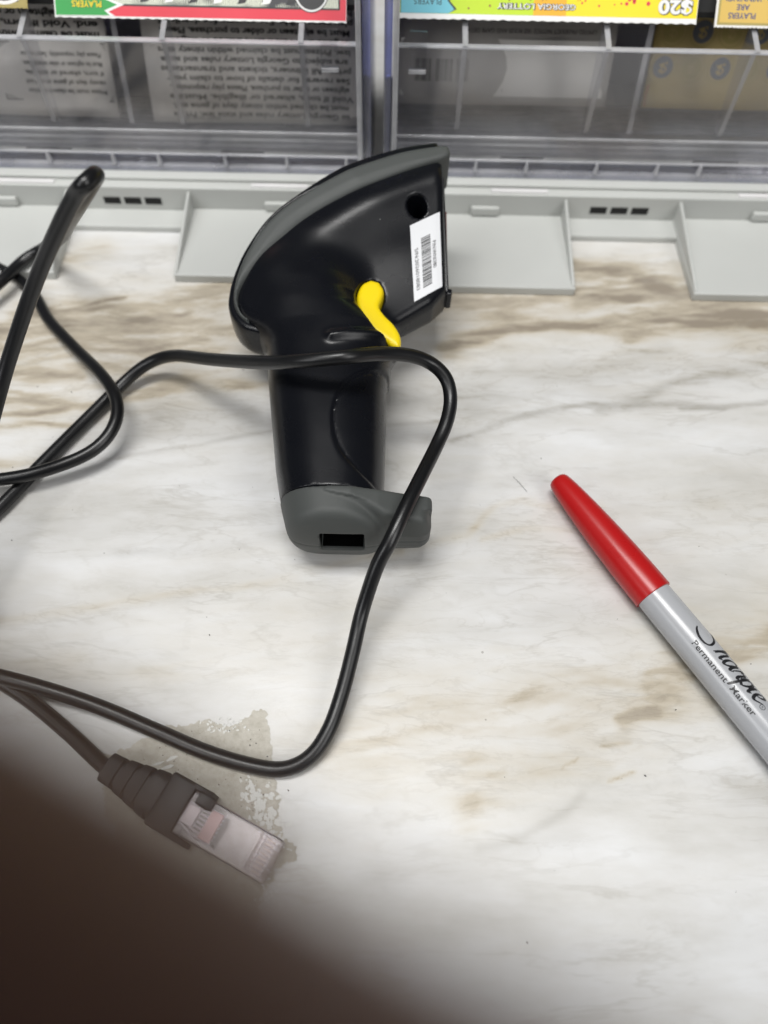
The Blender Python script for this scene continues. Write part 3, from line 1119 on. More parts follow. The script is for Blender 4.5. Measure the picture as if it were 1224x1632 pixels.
# clear body with a stepped front: wall, slotted comb front
loft(mb, mmm([rr_loop(x0, y_, 3.9, .5), rr_loop(x1 - 5.5, y_, 3.9, .5), rr_loop(x1 - 5.3, y_, 3.3, .5), rr_loop(x1 - 0.4, y_, 3.2, .5), rr_loop(x1, y_ - .3, 2.9, .5)]), PMx)
for k in range(9):
    yy = -4.7 + k * 1.175
    q = [(x1 - 5.2, yy - .22, 3.35), (x1 - .6, yy - .22, 3.25), (x1 - .6, yy - .22, 4.2), (x1 - 5.2, yy - .22, 4.2)]
    mb.prism([PMx @ Vector((a * MM, b_ * MM, c_ * MM)) for a, b_, c_ in q], PMx.to_3x3() @ Vector((0, .44 * MM, 0)))
plug = mb.build('clear_plug', M['pc'], cab, bevel=0.00015)
mb = MB()
for k in range(8):
    yy = -4.1 + k * 1.17
    q = [(x1 - 3.9, yy - .2, 1.2), (x1 - 1.4, yy - .2, 1.2), (x1 - 1.4, yy - .2, 3.0), (x1 - 3.9, yy - .2, 3.0)]
    mb.prism([PMx @ Vector((a * MM, b_ * MM, c_ * MM)) for a, b_, c_ in q], PMx.to_3x3() @ Vector((0, .4 * MM, 0)), 0)
mb.build('contacts', M['gold'], cab)
mb = MB()
for k in range(8):
    yy = -3.9 + k * 1.1
    mb.tube([PMx @ Vector((x0 * MM - 2 * MM, yy * .6 * MM, 0)), PMx @ Vector(((x0 + 4) * MM, yy * MM, .2 * MM)), PMx @ Vector(((x0 + 10) * MM, yy * MM, .4 * MM))], .3 * MM, 10, 0)
loft(mb, mmm([rr_loop(x0 + 6.2, 3.9, .9, .5, zc=.8), rr_loop(x0 + 9.6, 3.9, .9, .5, zc=.8)]), PMx, 1)
loft(mb, mmm([rr_loop(x0 - .5, 2.6, 1.4, .5, zc=1.0), rr_loop(x0 + 3.4, 2.6, 1.4, .5, zc=1.0)]), PMx, 0)
mb.build('wires', [M['wire'], M['copper']], cab, smooth=True, angle=50)

# ================================================================== MARKER PEN
zc = 6.15
tipP = cp(888, 764, zc)
baseP = cp(1041, 948, zc)
ax = (baseP - tipP)
capL = ax.length * 1000
ax.normalize()
ay = Vector((0, 0, 1)).cross(ax)
KM = Matrix((ax, ay, ax.cross(ay))).transposed().to_4x4()
KM.translation = tipP
pen = empty('marker_pen', tipP)
bpy.context.view_layer.update()
tag(pen, 'red capped permanent marker with grey barrel lying on the marble counter', 'marker pen')


def prof_mm(l):
    return [(a * MM, b_ * MM) for a, b_ in l]


cprof = [(-0.2, 0.01), (-0.2, 1.9), (0.05, 2.7), (0.5, 3.2), (1.4, 3.55), (3.2, 3.85)]
for k in range(1, 21):
    t = k / 20
    cprof.append((3.2 + (capL - 3.2) * t, 3.85 + 2.4 * math.sin(t * math.pi / 2) ** 0.8))
cprof += [(capL + .15, 6.05), (capL + .2, 5.6), (capL - 1, 5.3)]
MB().lathe(prof_mm(cprof), KM, 64).build('cap', M['red'], pen, smooth=True, angle=45)
bprof = [(capL - 2, 4.5), (capL - 2, 5.55), (capL + 4, 5.62), (capL + 40, 5.72), (capL + 68, 5.6), (capL + 76, 5.2), (capL + 79, 4.2), (capL + 80, 0.01)]
barrel = MB().lathe(prof_mm(bprof), KM, 64).build('barrel', M['barrel'], pen, smooth=True, angle=30)


def on_barrel(x, arc, lift=0.05):
    r = 5.6 + 0.1 * x / 40 + lift
    phi = arc / 5.7
    # ay points to the left of the axis; letters' tops point up-right
    return KM @ Vector(((capL + x) * MM, r * math.sin(phi) * MM, r * math.cos(phi) * MM))


def stroke(mb, pts, wd, x0_, y0_, sc=1.0, shear=0.0):
    cs = catmull([(a * sc, b_ * (1.25 if sc > 1 else 1.0), 0) for a, b_ in pts], 7)
    n = len(cs)
    vs_ = []
    for i, p in enumerate(cs):
        t = (cs[min(i + 1, n - 1)] - cs[max(i - 1, 0)]).normalized()
        nn = Vector((-t.y, t.x, 0))
        k = i / (n - 1)
        # a broad-pen line: thin in one direction, thick in the other
        ww = wd * (0.62 + 0.5 * abs(t.dot(Vector((0.55, -0.83, 0))))) * (0.45 + 0.55 * min(1, 6 * k, 6 * (1 - k)))
        for s_ in (-1, 1):
            q = p + nn * ww * s_ / 2
            vs_.append(on_barrel(x0_ + q.x + shear * q.y, SGN * (y0_ + q.y)))
    mb.add(vs_, [(2 * i, 2 * i + 1, 2 * i + 3, 2 * i + 2) for i in range(n - 1)])


SGN = 1
mb = MB()
X0 = 19.4
YB = 0.2
stroke(mb, [(0.0, 0.3), (0.8, -0.7), (2.6, -1.6), (5.0, -1.7), (6.6, -0.6), (6.3, 1.6), (4.6, 3.6), (3.8, 5.4), (5.0, 6.9), (7.0, 6.6)], 0.75, X0 - 4, YB + 1.2)
SH = 0.25
x = X0 + 4.4
lets = [
    [[(0.0, 0.0), (1.0, 3.5), (1.7, 6.0), (1.2, 6.3), (0.9, 5.0), (0.7, 2.0), (0.5, 0.1)], [(0.6, 1.2), (1.6, 2.8), (2.4, 2.6), (2.3, 1.0), (2.6, 0.1), (3.4, 0.4)]],
    [[(3.0, 2.5), (1.8, 3.1), (0.6, 2.2), (0.4, 0.7), (1.1, 0.0), (2.2, 0.8), (3.1, 2.8), (2.9, 1.0), (3.3, 0.1), (4.2, 0.6)]],
    [[(0.0, 0.6), (0.9, 3.2), (1.3, 2.6), (2.2, 2.8), (2.4, 2.2), (2.1, 0.8), (2.6, 0.1), (3.2, 0.5)]],
    [[(0.0, 0.8), (0.9, 3.1), (0.7, 1.0), (0.3, -2.0), (0.0, -2.4)], [(0.8, 1.8), (1.8, 3.0), (2.9, 2.6), (2.8, 1.0), (1.8, 0.0), (0.8, 0.5)]],
    [[(0.0, 0.8), (0.8, 2.9), (0.6, 1.0), (1.0, 0.1), (1.7, 0.6)], [(1.0, 4.2), (1.25, 4.5)]],
    [[(0.2, 1.2), (1.6, 1.6), (2.3, 2.6), (1.4, 3.1), (0.4, 2.0), (0.5, 0.7), (1.4, 0.0), (2.7, 0.5), (3.6, 1.0)]],
]
adv = [3.7, 4.1, 3.0, 3.5, 2.2, 3.6]
for lt, a in zip(lets, adv):
    for st_ in lt:
        stroke(mb, st_, 0.85, x, YB, 1.0001, SH)
    x += a * 0.92
logo = mb
tv, tf = text_geo('R', 1.0)
logo.add([on_barrel(x + .7 + (v[0]) * 1.0, SGN * (YB + .1 + v[1] * 1.0)) for v in tv], tf)
ring = [(math.cos(a) * .85, math.sin(a) * .85) for a in np.linspace(0, 2 * math.pi, 20)]
rv = []
for a, b_ in ring:
    rv += [on_barrel(x + 1.02 + a, SGN * (YB + .45 + b_)), on_barrel(x + 1.02 + a * .82, SGN * (YB + .45 + b_ * .82))]
logo.add(rv, [(2 * i, 2 * i + 1, 2 * i + 3, 2 * i + 2) for i in range(19)])
tv, tf = text_geo('Permanent  Marker', 2.5, bold=0.02)
wmax = max(v[0] for v in tv)
logo.add([on_barrel(X0 - 1.0 + v[0] / wmax * 25.5, SGN * (YB - 3.6 + v[1])) for v in tv], tf)
tv, tf = text_geo('Fine Point', 2.5)
logo.add([on_barrel(x + 5.5 + v[0], SGN * (YB - .4 + v[1])) for v in tv], tf)
logo.build('printed_text', M['ink'], None).parent = barrel

# ================================================================== TICKET DISPENSERS
def paper(name, col, var=0.1):
    return plastic(name, col, 0.6, var=var, bump=0.02, bscale=900, grain=600)


M['newsprint'] = paper('grey_ticket_back', (0.72, 0.69, 0.65))
M['cream'] = paper('cream_ticket_back', (0.76, 0.74, 0.70))
M['frame'] = paper('grey_box_print', (0.42, 0.40, 0.375))
M['goldback'] = paper('gold_ticket_back', (0.42, 0.32, 0.12), 0.3)
M['goldface'] = paper('gold_ticket_face', (0.62, 0.42, 0.10), 0.2)
M['white'] = paper('white_paper', (0.78, 0.78, 0.76), 0.03)
M['tred'] = paper('red_print', (0.66, 0.045, 0.07), 0.1)
M['tgreen'] = paper('green_print', (0.035, 0.32, 0.07), 0.1)
M['tyellow'] = paper('yellow_print', (0.85, 0.68, 0.02), 0.1)
M['tlime'] = paper('lime_print', (0.50, 0.68, 0.03), 0.1)
M['torange'] = paper('orange_print', (0.80, 0.42, 0.03), 0.1)
M['tcyan'] = paper('cyan_print', (0.16, 0.50, 0.60), 0.06)
M['tblue'] = paper('blue_print', (0.03, 0.06, 0.20), 0.1)
M['tbrown'] = paper('brown_print', (0.30, 0.14, 0.05), 0.1)
M['tgoldline'] = paper('gold_line', (0.36, 0.29, 0.09), 0.2)
# engraved banknote pattern for the ten dollar ticket
m, nt, b, out = new_mat('engraved_pattern')
tc = N(nt, 'ShaderNodeTexCoord').outputs['Object']
wv = N(nt, 'ShaderNodeTexWave', wave_type='BANDS')
wv.inputs['Scale'].default_value = 420
wv.inputs['Distortion'].default_value = 14
wv.inputs['Detail'].default_value = 2
wv.inputs['Detail Scale'].default_value = 0.25
nt.links.new(tc, wv.inputs['Vector'])
big = noise(nt, tc, 75, 2, 0.4)
edge_ = ramp(nt, big, [(0.44, (0.05, 0.05, 0.05)), (0.5, (0.5, 0.5, 0.5)), (0.56, (0.95, 0.95, 0.95))])
v_ = math_(nt, 'GREATER_THAN', math_(nt, 'ADD', wv.outputs['Fac'], edge_), 1.05)
c = mixc(nt, v_, (0.05, 0.05, 0.055), (0.66, 0.69, 0.56))
nt.links.new(c, b.inputs['Base Color'])
b.inputs['Roughness'].default_value = 0.6
M['engrave'] = m

YF = 0.2885


def unit(xa, xb, notch_px, fins, lav, label, clip_px):
    root = empty('ticket_dispenser', ((xa + xb) / 2, 0.29, 0))
    bpy.context.view_layer.update()
    tag(root, label, 'ticket dispenser', 'ticket dispensers side by side on the counter')
    # base
    mb = MB()
    mb.box(xa, xb, 0.2775, 0.36, 0.0, 0.0140)
    mb.box(xa, xb, 0.2815, 0.36, 0.0140, 0.0158)
    (n0f, n0b), (n1b, n1f) = notch_px
    # strip inside the notch
    yN = P(1000, 377, 0.003).y
    mb.box(xa + .02, xb - .02, yN, 0.2775, 0.0, 0.0030)
    ytab = 0.2385
    for left, right in ((None, (n0b, n0f)), ((n1b, n1f), None)):
        def corner(t):
            return P(t[0], t[1], 0.004)
        if left is None:
            f = corner(right[1])
            bk = corner(right[0])
            poly = [(xa, f.y, 0), (f.x, f.y, 0), (bk.x, 0.2775, 0), (xa, 0.2775, 0)]
            rib = [(f.x - .0016, f.y + .001, .004), (f.x - .0002, f.y + .001, .004), (bk.x - .0002, 0.2775, .0125), (bk.x - .0016, 0.2775, .0125)]
        else:
            bk = corner(left[0])
            f = corner(left[1])
            poly = [(f.x, f.y, 0), (xb, f.y, 0), (xb, 0.2775, 0), (bk.x, 0.2775, 0)]
            rib = [(f.x + .0002, f.y + .001, .004), (f.x + .0016, f.y + .001, .004), (bk.x + .0016, 0.2775, .0125), (bk.x + .0002, 0.2775, .0125)]
        mb.prism(poly, (0, 0, 0.0040))
        # rib: thin wedge
        a, b1, c1, d1 = [Vector(p) for p in rib]
        low = [Vector((p.x, p.y, .0035)) for p in (a, b1, c1, d1)]
        mb.add(low + [a + Vector((0, 0, .0006)), b1 + Vector((0, 0, .0006)), c1, d1],
               [(0, 1, 2, 3), (4, 7, 6, 5), (0, 4, 5, 1), (2, 6, 7, 3), (1, 5, 6, 2), (0, 3, 7, 4)])
    # little tongues on the front face
    mid = (n0b[0] + n1b[0]) / 2
    for px in (mid - 215, mid + 235, mid - 560):
        p = P(px, 345, 0.008)
        if xa + .01 < p.x < xb - .01:
            mb.box(p.x - .006, p.x + .006, 0.2755, 0.2775, 0.0045, 0.0085)
    base_o = mb.build('base_tray', M['base'], root, bevel=0.0007, smooth=True)
    # vent slots: not cut in, dark boxes stand in for the shade inside
    for k in range(3):
        p = P(vent_px[0] + (k - 1) * vent_px[2], vent_px[1], 0.006)
        mb = MB()
        mb.box(p.x - .0036, p.x + .0036, 0.27735, 0.2782, 0.0055, 0.0088)
        mb.build('vent_slot_shade', M['dark'], base_o)
    mb = MB()
    for px in (mid - 160, mid + 240, mid - 440, mid + 470):
        p = PY(px, 290, 0.2815)
        if xa + .015 < p.x < xb - .015:
            MB().box(p.x - .012, p.x + .012, 0.2785, 0.2808, 0.01395, 0.0146).build('ledge_slot', M['panel'], base_o)
    # acrylic front
    mb = MB()
    mb.box(xa + .0035, xb - .0035, YF, YF + .0022, 0.0185, 0.0672)
    mb.build('front_wall', M['wall'], root)
    mb = MB()
    mb.box(xa + .0035, xb - .0035, YF - .0002, YF + .0024, 0.0674, 0.0682, 0)
    mb.box(xa + .0035, xb - .0035, YF - .0005, YF + .0036, 0.0322, 0.0332, 0)
    mb.box(xa + .0035, xb - .0035, YF - .0010, YF + .0005, 0.0222, 0.0230, 0)
    mb.build('front_rails', M['edge'], root, bevel=.0003)
    MB().box(xa + .002, xb - .002, YF - .0028, YF + .0060, 0.0159, 0.0184).build('bottom_rim', M['rim'], root, bevel=.0004)
    mb = MB()
    for k in range(2):
        xc = xa + (xb - xa) * (0.30 + 0.42 * k)
        MB().box(xc - .009, xc + .009, YF + .0062, YF + .010, 0.016, 0.0205).build('rim_gap_shade', M['dark'], root)  # dark box stands in for the shade in the rim gap
    # short fins on the front wall
    for fx in fins:
        mb = MB()
        poly = [(fx, YF + .0023, .0335), (fx, YF + .0023, .0670), (fx, YF - .0002, .0686), (fx, .3020, .0715), (fx, .3008, .0615), (fx, .2955, .0335)]
        mb.prism(poly, (0.0020, 0, 0), 0, 1)
        mb.build('divider_fin', [M['fin'], M['edge']], root)
    for lx0, sgn in lav:
        a = Vector((lx0, 0.300, 0.024))
        b2 = Vector((lx0 - .0005 * sgn, 0.315, 0.066))
        mb = MB()
        mb.prism([a, b2, b2 + Vector((0, .05, 0)), a + Vector((0, .06, 0))], (0.0022, 0, 0), 0, 1)
        mb.build('slot_divider', [M['acrylic'], M['edgelav']], root)
    # clips hanging at the front
    for px in clip_px:
        p = PY(px, 85, YF - .001)
        mb = MB()
        mb.box(p.x - .0032, p.x + .0032, YF - .0018, YF - .0006, 0.0605, 0.0740, 0)
        mb.box(p.x - .0032, p.x + .0032, YF - .0024, YF - .0004, 0.0592, 0.0605, 1)
        mb.build('front_clip', [M['acrylic'], M['edge']], root)
    # small moulded bumps low on the wall
    mb = MB()
    nb = 8
    for k in range(nb):
        xc = xa + (xb - xa) * (k + .5) / nb + random.uniform(-.004, .004)
        mb = MB()
        mb.prism([(xc - .0009, YF - .001, .0185), (xc + .0009, YF - .001, .0185), (xc + .0004, YF - .001, .0235), (xc - .0003, YF - .001, .0235)], (0, -.0022, 0))
        mb.build('wall_bump', M['edge'], root, bevel=.0004)
    # side walls
    for sx, s_ in ((xa, 1), (xb, -1)):
        mb = MB()
        x2 = sx + s_ * .0030
        xl, xh = min(sx, x2), max(sx, x2)
        mb.box(xl, xh, YF - .004, .36, 0.0160, 0.125, 0)
        mb.build('side_wall', M['edgeblue'], root, bevel=.0005)
        mb = MB()
        x3, x4 = sorted((x2 + s_ * .0004, x2 + s_ * .0024))
        mb.box(x3, x4, YF - .0055, YF - .0025, 0.0190, 0.125, 0)
        mb.build('corner_post', M['edge'], root, bevel=.0004)
    # ribbed clear floor, back and inner panels
    mb = MB()
    for k in range(9):
        yy = 0.2935 + k * .0042
        mb.box(xa + .004, xb - .004, yy, yy + .0012, 0.0205, 0.0228)
    mb.build('floor_ribs', M['edge'], root)
    mb = MB()
    mb.box(xa + .004, xb - .004, YF + .012, .358, 0.0160, 0.0185)
    mb.box(xa + .004, xb - .004, .352, .358, 0.0190, 0.125)
    mb.build('inner_panel', M['panel'], root)
    # dark sloping board that carries the displayed tickets
    a, b2 = Vector((xa + .004, .3035, .0745)), Vector((xa + .004, .352, .125))
    mb = MB()
    mb.prism([a, b2, b2 + Vector((0, 0, -.003)), a + Vector((0, 0, -.002))], (xb - xa - .008, 0, 0))
    mb.build('display_board', M['dark'], root)
    return root


vent_px = (210, 334, 33)
unit(-0.208, -0.0085, (((85, 434), (112, 350)), ((300, 347), (276, 438))), [-.1395, -.0868, -.0355], [(-.1115, 1)],
     'clear and pale grey ticket dispenser on the left, behind the barcode scanner head', (525,))
vent_px = (988, 353, 33)
unit(-0.0035, 0.196, (((918, 460), (901, 358)), ((1078, 372), (1107, 468))), [.0255, .0785, .1335], [(.0995, -1)],
     'clear and pale grey ticket dispenser on the right, above the red marker', (666,))

# ---- tickets: frame given by lower-left corner, X right, s up along slope
def slope_frame(x0, y0, z0, y1, z1):
    o = Vector((x0, y0, z0))
    t = (Vector((x0, y1, z1)) - o).normalized()
    n = Vector((1, 0, 0)).cross(t).normalized()
    return lambda a, b_, off=0.0: o + Vector((a * MM, 0, 0)) + t * (b_ * MM) + n * off * MM


def ragged(fr, w_, h_, off, amp=0.35, n=60):
    """sheet outline with a perforated lower edge"""
    low = [(w_ * k / n, (amp if k % 2 else 0) * random.uniform(.5, 1.2)) for k in range(n + 1)]
    pts = low + [(w_, h_), (0, h_)]
    return [fr(a, b_, off) for a, b_ in pts]


def quad(mb, fr, x0, x1, y0, y1, off, mi):
    mb.add([fr(x0, y0, off), fr(x1, y0, off), fr(x1, y1, off), fr(x0, y1, off)], [(0, 1, 2, 3)], mi)


def updown(mb, fr, txt, cx_, y_, size, off, mi, bold=0.0, width=1.0, maxw=None):
    """text turned upside down; y_ is the top of the letters' baseline as seen (letters hang downward)"""
    tv, tf = text_geo(txt, size, 0, bold, width)
    if not tv:
        return
    w_ = max(v[0] for v in tv)
    k = 1.0
    if maxw:
        k = maxw / w_
    mb.add([fr(cx_ - (v[0] - w_ / 2) * k, y_ - v[1], off) for v in tv], tf, mi)


def disc(mb, fr, cx_, cy_, r, off, mi, n=20, r2=None):
    if r2 is None:
        mb.add([fr(cx_ + r * math.cos(2 * math.pi * k / n), cy_ + r * math.sin(2 * math.pi * k / n), off) for k in range(n)], [tuple(range(n))], mi)
    else:
        vs_ = []
        for k in range(n):
            c_, s_ = math.cos(2 * math.pi * k / n), math.sin(2 * math.pi * k / n)
            vs_ += [fr(cx_ + r * c_, cy_ + r * s_, off), fr(cx_ + r2 * c_, cy_ + r2 * s_, off)]
        mb.add(vs_, [(2 * k, 2 * k + 1, (2 * k + 3) % (2 * n), (2 * k + 2) % (2 * n)) for k in range(n)], mi)


def xat(px, py, Y):
    return PY(px, py, Y).x


YT, ZT = 0.2975, None
SLY, SLZ = 0.352, 0.1265


def ticket(px0, px1, py, label, deco, base_mat, mats):
    """displayed ticket lying upside down on the sloping board; its perforated lower edge at photo row py"""
    p0, p1 = PY(px0, py[0], YT), PY(px1, py[1], YT)
    z0 = (p0.z + p1.z) / 2
    root = empty('lottery_ticket', (p0.x, YT, z0))
    bpy.context.view_layer.update()
    tag(root, label, 'lottery ticket', 'lottery tickets hanging in the dispensers')
    fr = slope_frame(p0.x, YT, z0, SLY, SLZ + (z0 - .0725))
    w_ = (p1.x - p0.x) * 1000
    mb = MB()
    pl_ = ragged(fr, w_, 62, 0)
    nrm = (fr(0, 0, 1) - fr(0, 0, 0)).normalized()
    mb.prism(pl_, -nrm * 0.0003)
    mb.build('ticket_sheet', base_mat, root)
    mb = MB()
    deco(mb, fr, w_)
    mb.build('ticket_print', mats, root)
    return root


def deco_ten(mb, fr, w_):
    # mats: 0 red,1 engrave,2 green,3 yellow,4 white,5 ink
    quad(mb, fr, 0.5, w_ - .15, 0.75, 60, .04, 0)
    quad(mb, fr, 20, w_ - 2.4, 4.2, 60, .08, 5)
    quad(mb, fr, 20, w_ - 3.0, 4.8, 60, .10, 1)
    mb.add([fr(a, b_, .13) for a, b_ in ((0.3, .6), (22.5, .8), (20.0, 2.2), (26.0, 4.6), (20.5, 6.4), (27, 8.0), (22, 12), (26, 16), (20, 22), (0.3, 22))], [tuple(range(10))], 4)
    mb.add([fr(a, b_, .16) for a, b_ in ((0.5, .8), (20.5, 1.0), (18.6, 2.6), (23.5, 4.5), (18.5, 6.5), (24.5, 8.3), (20, 12), (24, 16), (18, 21), (0.5, 21))], [tuple(range(10))], 2)
    for dx, off, mi, bo in ((0, .19, 5, .075), (0, .22, 3, 0.02)):
        updown(mb, fr, 'PLAYERS', 12.2, 5.6, 2.9, off, mi, bo)
        updown(mb, fr, 'ARE', 12.6, 8.3, 2.9, off, mi, bo)
        updown(mb, fr, 'WINNING!', 12.6, 11.0, 2.9, off, mi, bo)
    disc(mb, fr, w_ - 13.0, 9.6, 6.4, .13, 5, 40)
    disc(mb, fr, w_ - 13.0, 9.6, 6.1, .16, 4, 40, 5.5)
    updown(mb, fr, '$10', w_ - 13.0, 12.0, 5.6, .19, 4, .05)
    for k in range(7):
        cx_ = 32 + k * 9
        mb.add([fr(cx_ + a, 5.5 + b_, .14) for a, b_ in ((0, 0), (3.0, .4), (6.0, 6), (7.5, 14), (5.0, 14), (3.5, 7))], [tuple(range(6))], 4 if k % 2 else 5)


def deco_twenty(mb, fr, w_):
    # mats 0 white,1 yellow,2 lime,3 orange,4 cyan,5 ink,6 red
    quad(mb, fr, .2, w_ * .45, 1.9, 60, .04, 2)
    quad(mb, fr, w_ * .45, w_ * .56, 1.9, 60, .04, 3)
    quad(mb, fr, w_ * .56, w_ - .2, 1.9, 60, .04, 1)
    mb.add([fr(a, b_, .08) for a, b_ in ((0.4, 1.9), (18.6, 2.2), (21.2, 3.4), (18.4, 6.2), (22.2, 8.5), (19, 12), (22, 20), (.4, 20))], [tuple(range(8))], 5)
    mb.add([fr(a, b_, .11) for a, b_ in ((0.6, 1.9), (18.2, 2.0), (20.3, 3.3), (17.6, 6.2), (21.2, 8.6), (18, 12), (21, 20), (.6, 20))], [tuple(range(8))], 4)
    updown(mb, fr, 'PLAYERS', 10.5, 6.6, 2.7, .15, 5)
    updown(mb, fr, 'ARE', 10.5, 9.4, 2.7, .15, 5)
    updown(mb, fr, 'WINNING!', 10.5, 12.2, 2.7, .15, 5)
    gx_ = w_ * .46
    for off, mi, bo in ((.15, 5, .09), (.19, 0, .012)):
        updown(mb, fr, 'GEORGIA LOTTERY', gx_, 5.6, 2.55, off, mi, bo, maxw=29)
    for off, mi, bo in ((.15, 5, .10), (.19, 0, .05)):
        updown(mb, fr, '$20', w_ - 8.3, 7.6, 6.2, off, mi, bo, maxw=12.6)
    rnd = random.Random(3)
    for k in range(46):
        x = rnd.uniform(24, w_ - 17)
        y = rnd.uniform(3.4, 9.5)
        if abs(x - gx_) < 16 and y < 6.6:
            continue
        disc(mb, fr, x, y, rnd.uniform(.25, .42) * (1.0 + (x > w_ * .75) * .7), .12, 6 if x > w_ * .55 else 7, 10)
    for k, cx_ in enumerate((28, 36, 43, 52, 61, 70, 79)):
        for r_, off, mi in ((3.1, .14, 5), (2.6, .17, 0), (1.9, .20, 5)):
            mb.add([fr(cx_ + a * r_, 12.2 + b_ * r_, off) for a, b_ in ((-1, -.7), (1, -.7), (1.15, 0), (1, 3), (-1, 3), (-1.15, 0))], [tuple(range(6))], mi)


def deco_gold_right(mb, fr, w_):
    # 0 goldface 1 brown 2 teal-ink 3 ink 4 white
    quad(mb, fr, .8, w_, .9, 60, .04, 1)
    quad(mb, fr, 1.6, w_, 1.7, 60, .07, 0)
    for r, (t_, y_) in enumerate((('PLAYERS', 4.9), ('ARE', 7.7), ('WINNING!', 10.5))):
        updown(mb, fr, t_, 9.8, y_, 2.7, .11, 2, .02)
    for s_ in (-1, 1):
        q = [(19.6, 3.0 if s_ > 0 else 9.0), (21.2, 2.0 if s_ > 0 else 10.4), (27, 8.5 if s_ > 0 else 3.2), (25.6, 10 if s_ > 0 else 1.8)]
        mb.add([fr(a, b_, .11) for a, b_ in q], [(0, 1, 2, 3)], 3)


def deco_gold_left(mb, fr, w_):
    quad(mb, fr, .3, w_ - .5, .9, 60, .04, 0)
    quad(mb, fr, 0, w_ - 3.2, 2.2, 60, .07, 1)
    disc(mb, fr, w_ - 8.5, 11, 9.8, .10, 2, 40, 8.6)


ticket(-150, 45, (8, 16), 'gold edged black ticket at the far left end of the left dispenser', deco_gold_left, M['tgoldline'], [M['tgoldline'], M['ink'], M['cream']])
ticket(88, 552, (28, 37), 'ten dollar ticket with red border, green corner and banknote engraving', deco_ten, M['white'], [M['tred'], M['engrave'], M['tgreen'], M['tyellow'], M['white'], M['ink']])
ticket(636, 1109, (29, 40), 'twenty dollar yellow and lime ticket with a pale blue corner', deco_twenty, M['white'], [M['white'], M['tyellow'], M['tlime'], M['torange'], M['tcyan'], M['ink'], M['tred'], M['tbrown']])
ticket(1138, 1330, (44, 48), 'gold ticket with green lettering at the right end of the right dispenser', deco_gold_right, M['cream'], [M['goldface'], M['tgoldline'], M['tblue'], M['ink'], M['white']])

# ---- ticket packs seen through the acrylic, printed backs
WORDS = 'All winners, tickets and transactions are subject to Georgia Lottery rules and state law. Prizes must be claimed within ninety days of game end. Void if torn, altered or illegible. Must be eighteen or older to purchase. Please play responsibly. See reverse for details of how to claim your prize. '.split()


def lines(n, chars, seed):
    r = random.Random(seed)
    i = r.randint(0, 20)
    out_ = []
    for _ in range(n):
        s = ''
        while len(s) < chars:
            s += WORDS[i % len(WORDS)] + ' '
            i += 1
        out_.append(s.strip())
    return out_


def pack(x0, x1, ytop, zbot, label, deco, mat, mats, y0=.3035):
    root = empty('ticket_pack', ((x0 + x1) / 2, y0, zbot))
    bpy.context.view_layer.update()
    tag(root, label, 'ticket pack', 'folded ticket packs inside the dispensers')
    fr = slope_frame(x0, y0, zbot, y0 + .017, zbot + .040)
    w_ = (x1 - x0) * 1000
    n = 14
    mb = MB()
    # gently bowed sheet stack

    def fr2(a, b_, off=0.0):
        bow = 0.9 * math.sin(a / w_ * math.pi * 2.0 + x0 * 50) + 0.5 * math.sin(b_ / 9.0)
        return fr(a, b_, off + bow)
    vs_ = [fr2(w_ * i / n, 44 * j / 10) for i in range(n + 1) for j in range(11)]
    mb.add(vs_, [(i * 11 + j, (i + 1) * 11 + j, (i + 1) * 11 + j + 1, i * 11 + j + 1) for i in range(n) for j in range(10)])
    o = mb.build('front_sheet', mat, root, smooth=True, angle=80)
    md = o.modifiers.new('thick', 'SOLIDIFY')
    md.thickness = 0.0025
    md.offset = -1
    mb = MB()
    deco(mb, fr2, w_)
    mb.build('printed_text', mats, root)


def deco_text(mb, fr, w_):
    for k, t_ in enumerate(lines(12, 44, 4)):
        updown(mb, fr, t_, w_ * .52 + random.uniform(-1, 1), 3.9 + k * 3.35, 3.0, .12, 0, .04, maxw=w_ * random.uniform(.84, .9))
    updown(mb, fr, 'MUST NOT SEND', w_ * .22, 2.4, 2.0, .12, 0, maxw=18)


def deco_boxed(mb, fr, w_):
    quad(mb, fr, w_ - 46, w_ - 1, 6.0, 26.5, .10, 1)
    for a, b_, c_, d_ in ((w_ - 46.3, w_ - .7, 5.7, 6.1), (w_ - 46.3, w_ - .7, 26.4, 26.8), (w_ - 46.5, w_ - 46.0, 5.7, 26.8)):
        quad(mb, fr, a, b_, c_, d_, .13, 0)
    for k, t_ in enumerate(lines(5, 30, 9)):
        updown(mb, fr, t_, w_ - 19.5, 10.2 + k * 3.3, 2.5, .15, 0, .03, maxw=33)
    updown(mb, fr, '77', w_ - 31, 20.4, 3.6, .17, 2, .03)
    for k, t_ in enumerate(lines(4, 40, 12)):
        updown(mb, fr, t_, w_ * .5, 30.5 + k * 3.6, 3.2, .12, 0, .05, maxw=w_ * .95)


def deco_barcode(mb, fr, w_):
    quad(mb, fr, 1.5, w_ - 2, 3.2, 23.5, .09, 1)
    rnd = random.Random(8)
    x = 7.5
    while x < 29:
        bw = rnd.choice([.25, .45, .7])
        if not (14 < x < 15.2 or 22.4 < x < 24.5):
            quad(mb, fr, x, x + bw, 8.5, 16.5, .14, 0)
        x += bw + rnd.choice([.25, .4, .6])
    updown(mb, fr, 'LIMITED PRODUCT NOTICE  SEE RULES AND GAME DETAILS', w_ * .6, 27.2, 2.2, .12, 0, maxw=w_ * .62)
    for k, t_ in enumerate(lines(4, 44, 21)):
        updown(mb, fr, t_, w_ * .56, 30.8 + k * 3.3, 2.5, .12, 0, maxw=w_ * .85)
    updown(mb, fr, '*', w_ * .5, 6.5, 2.0, .14, 0)


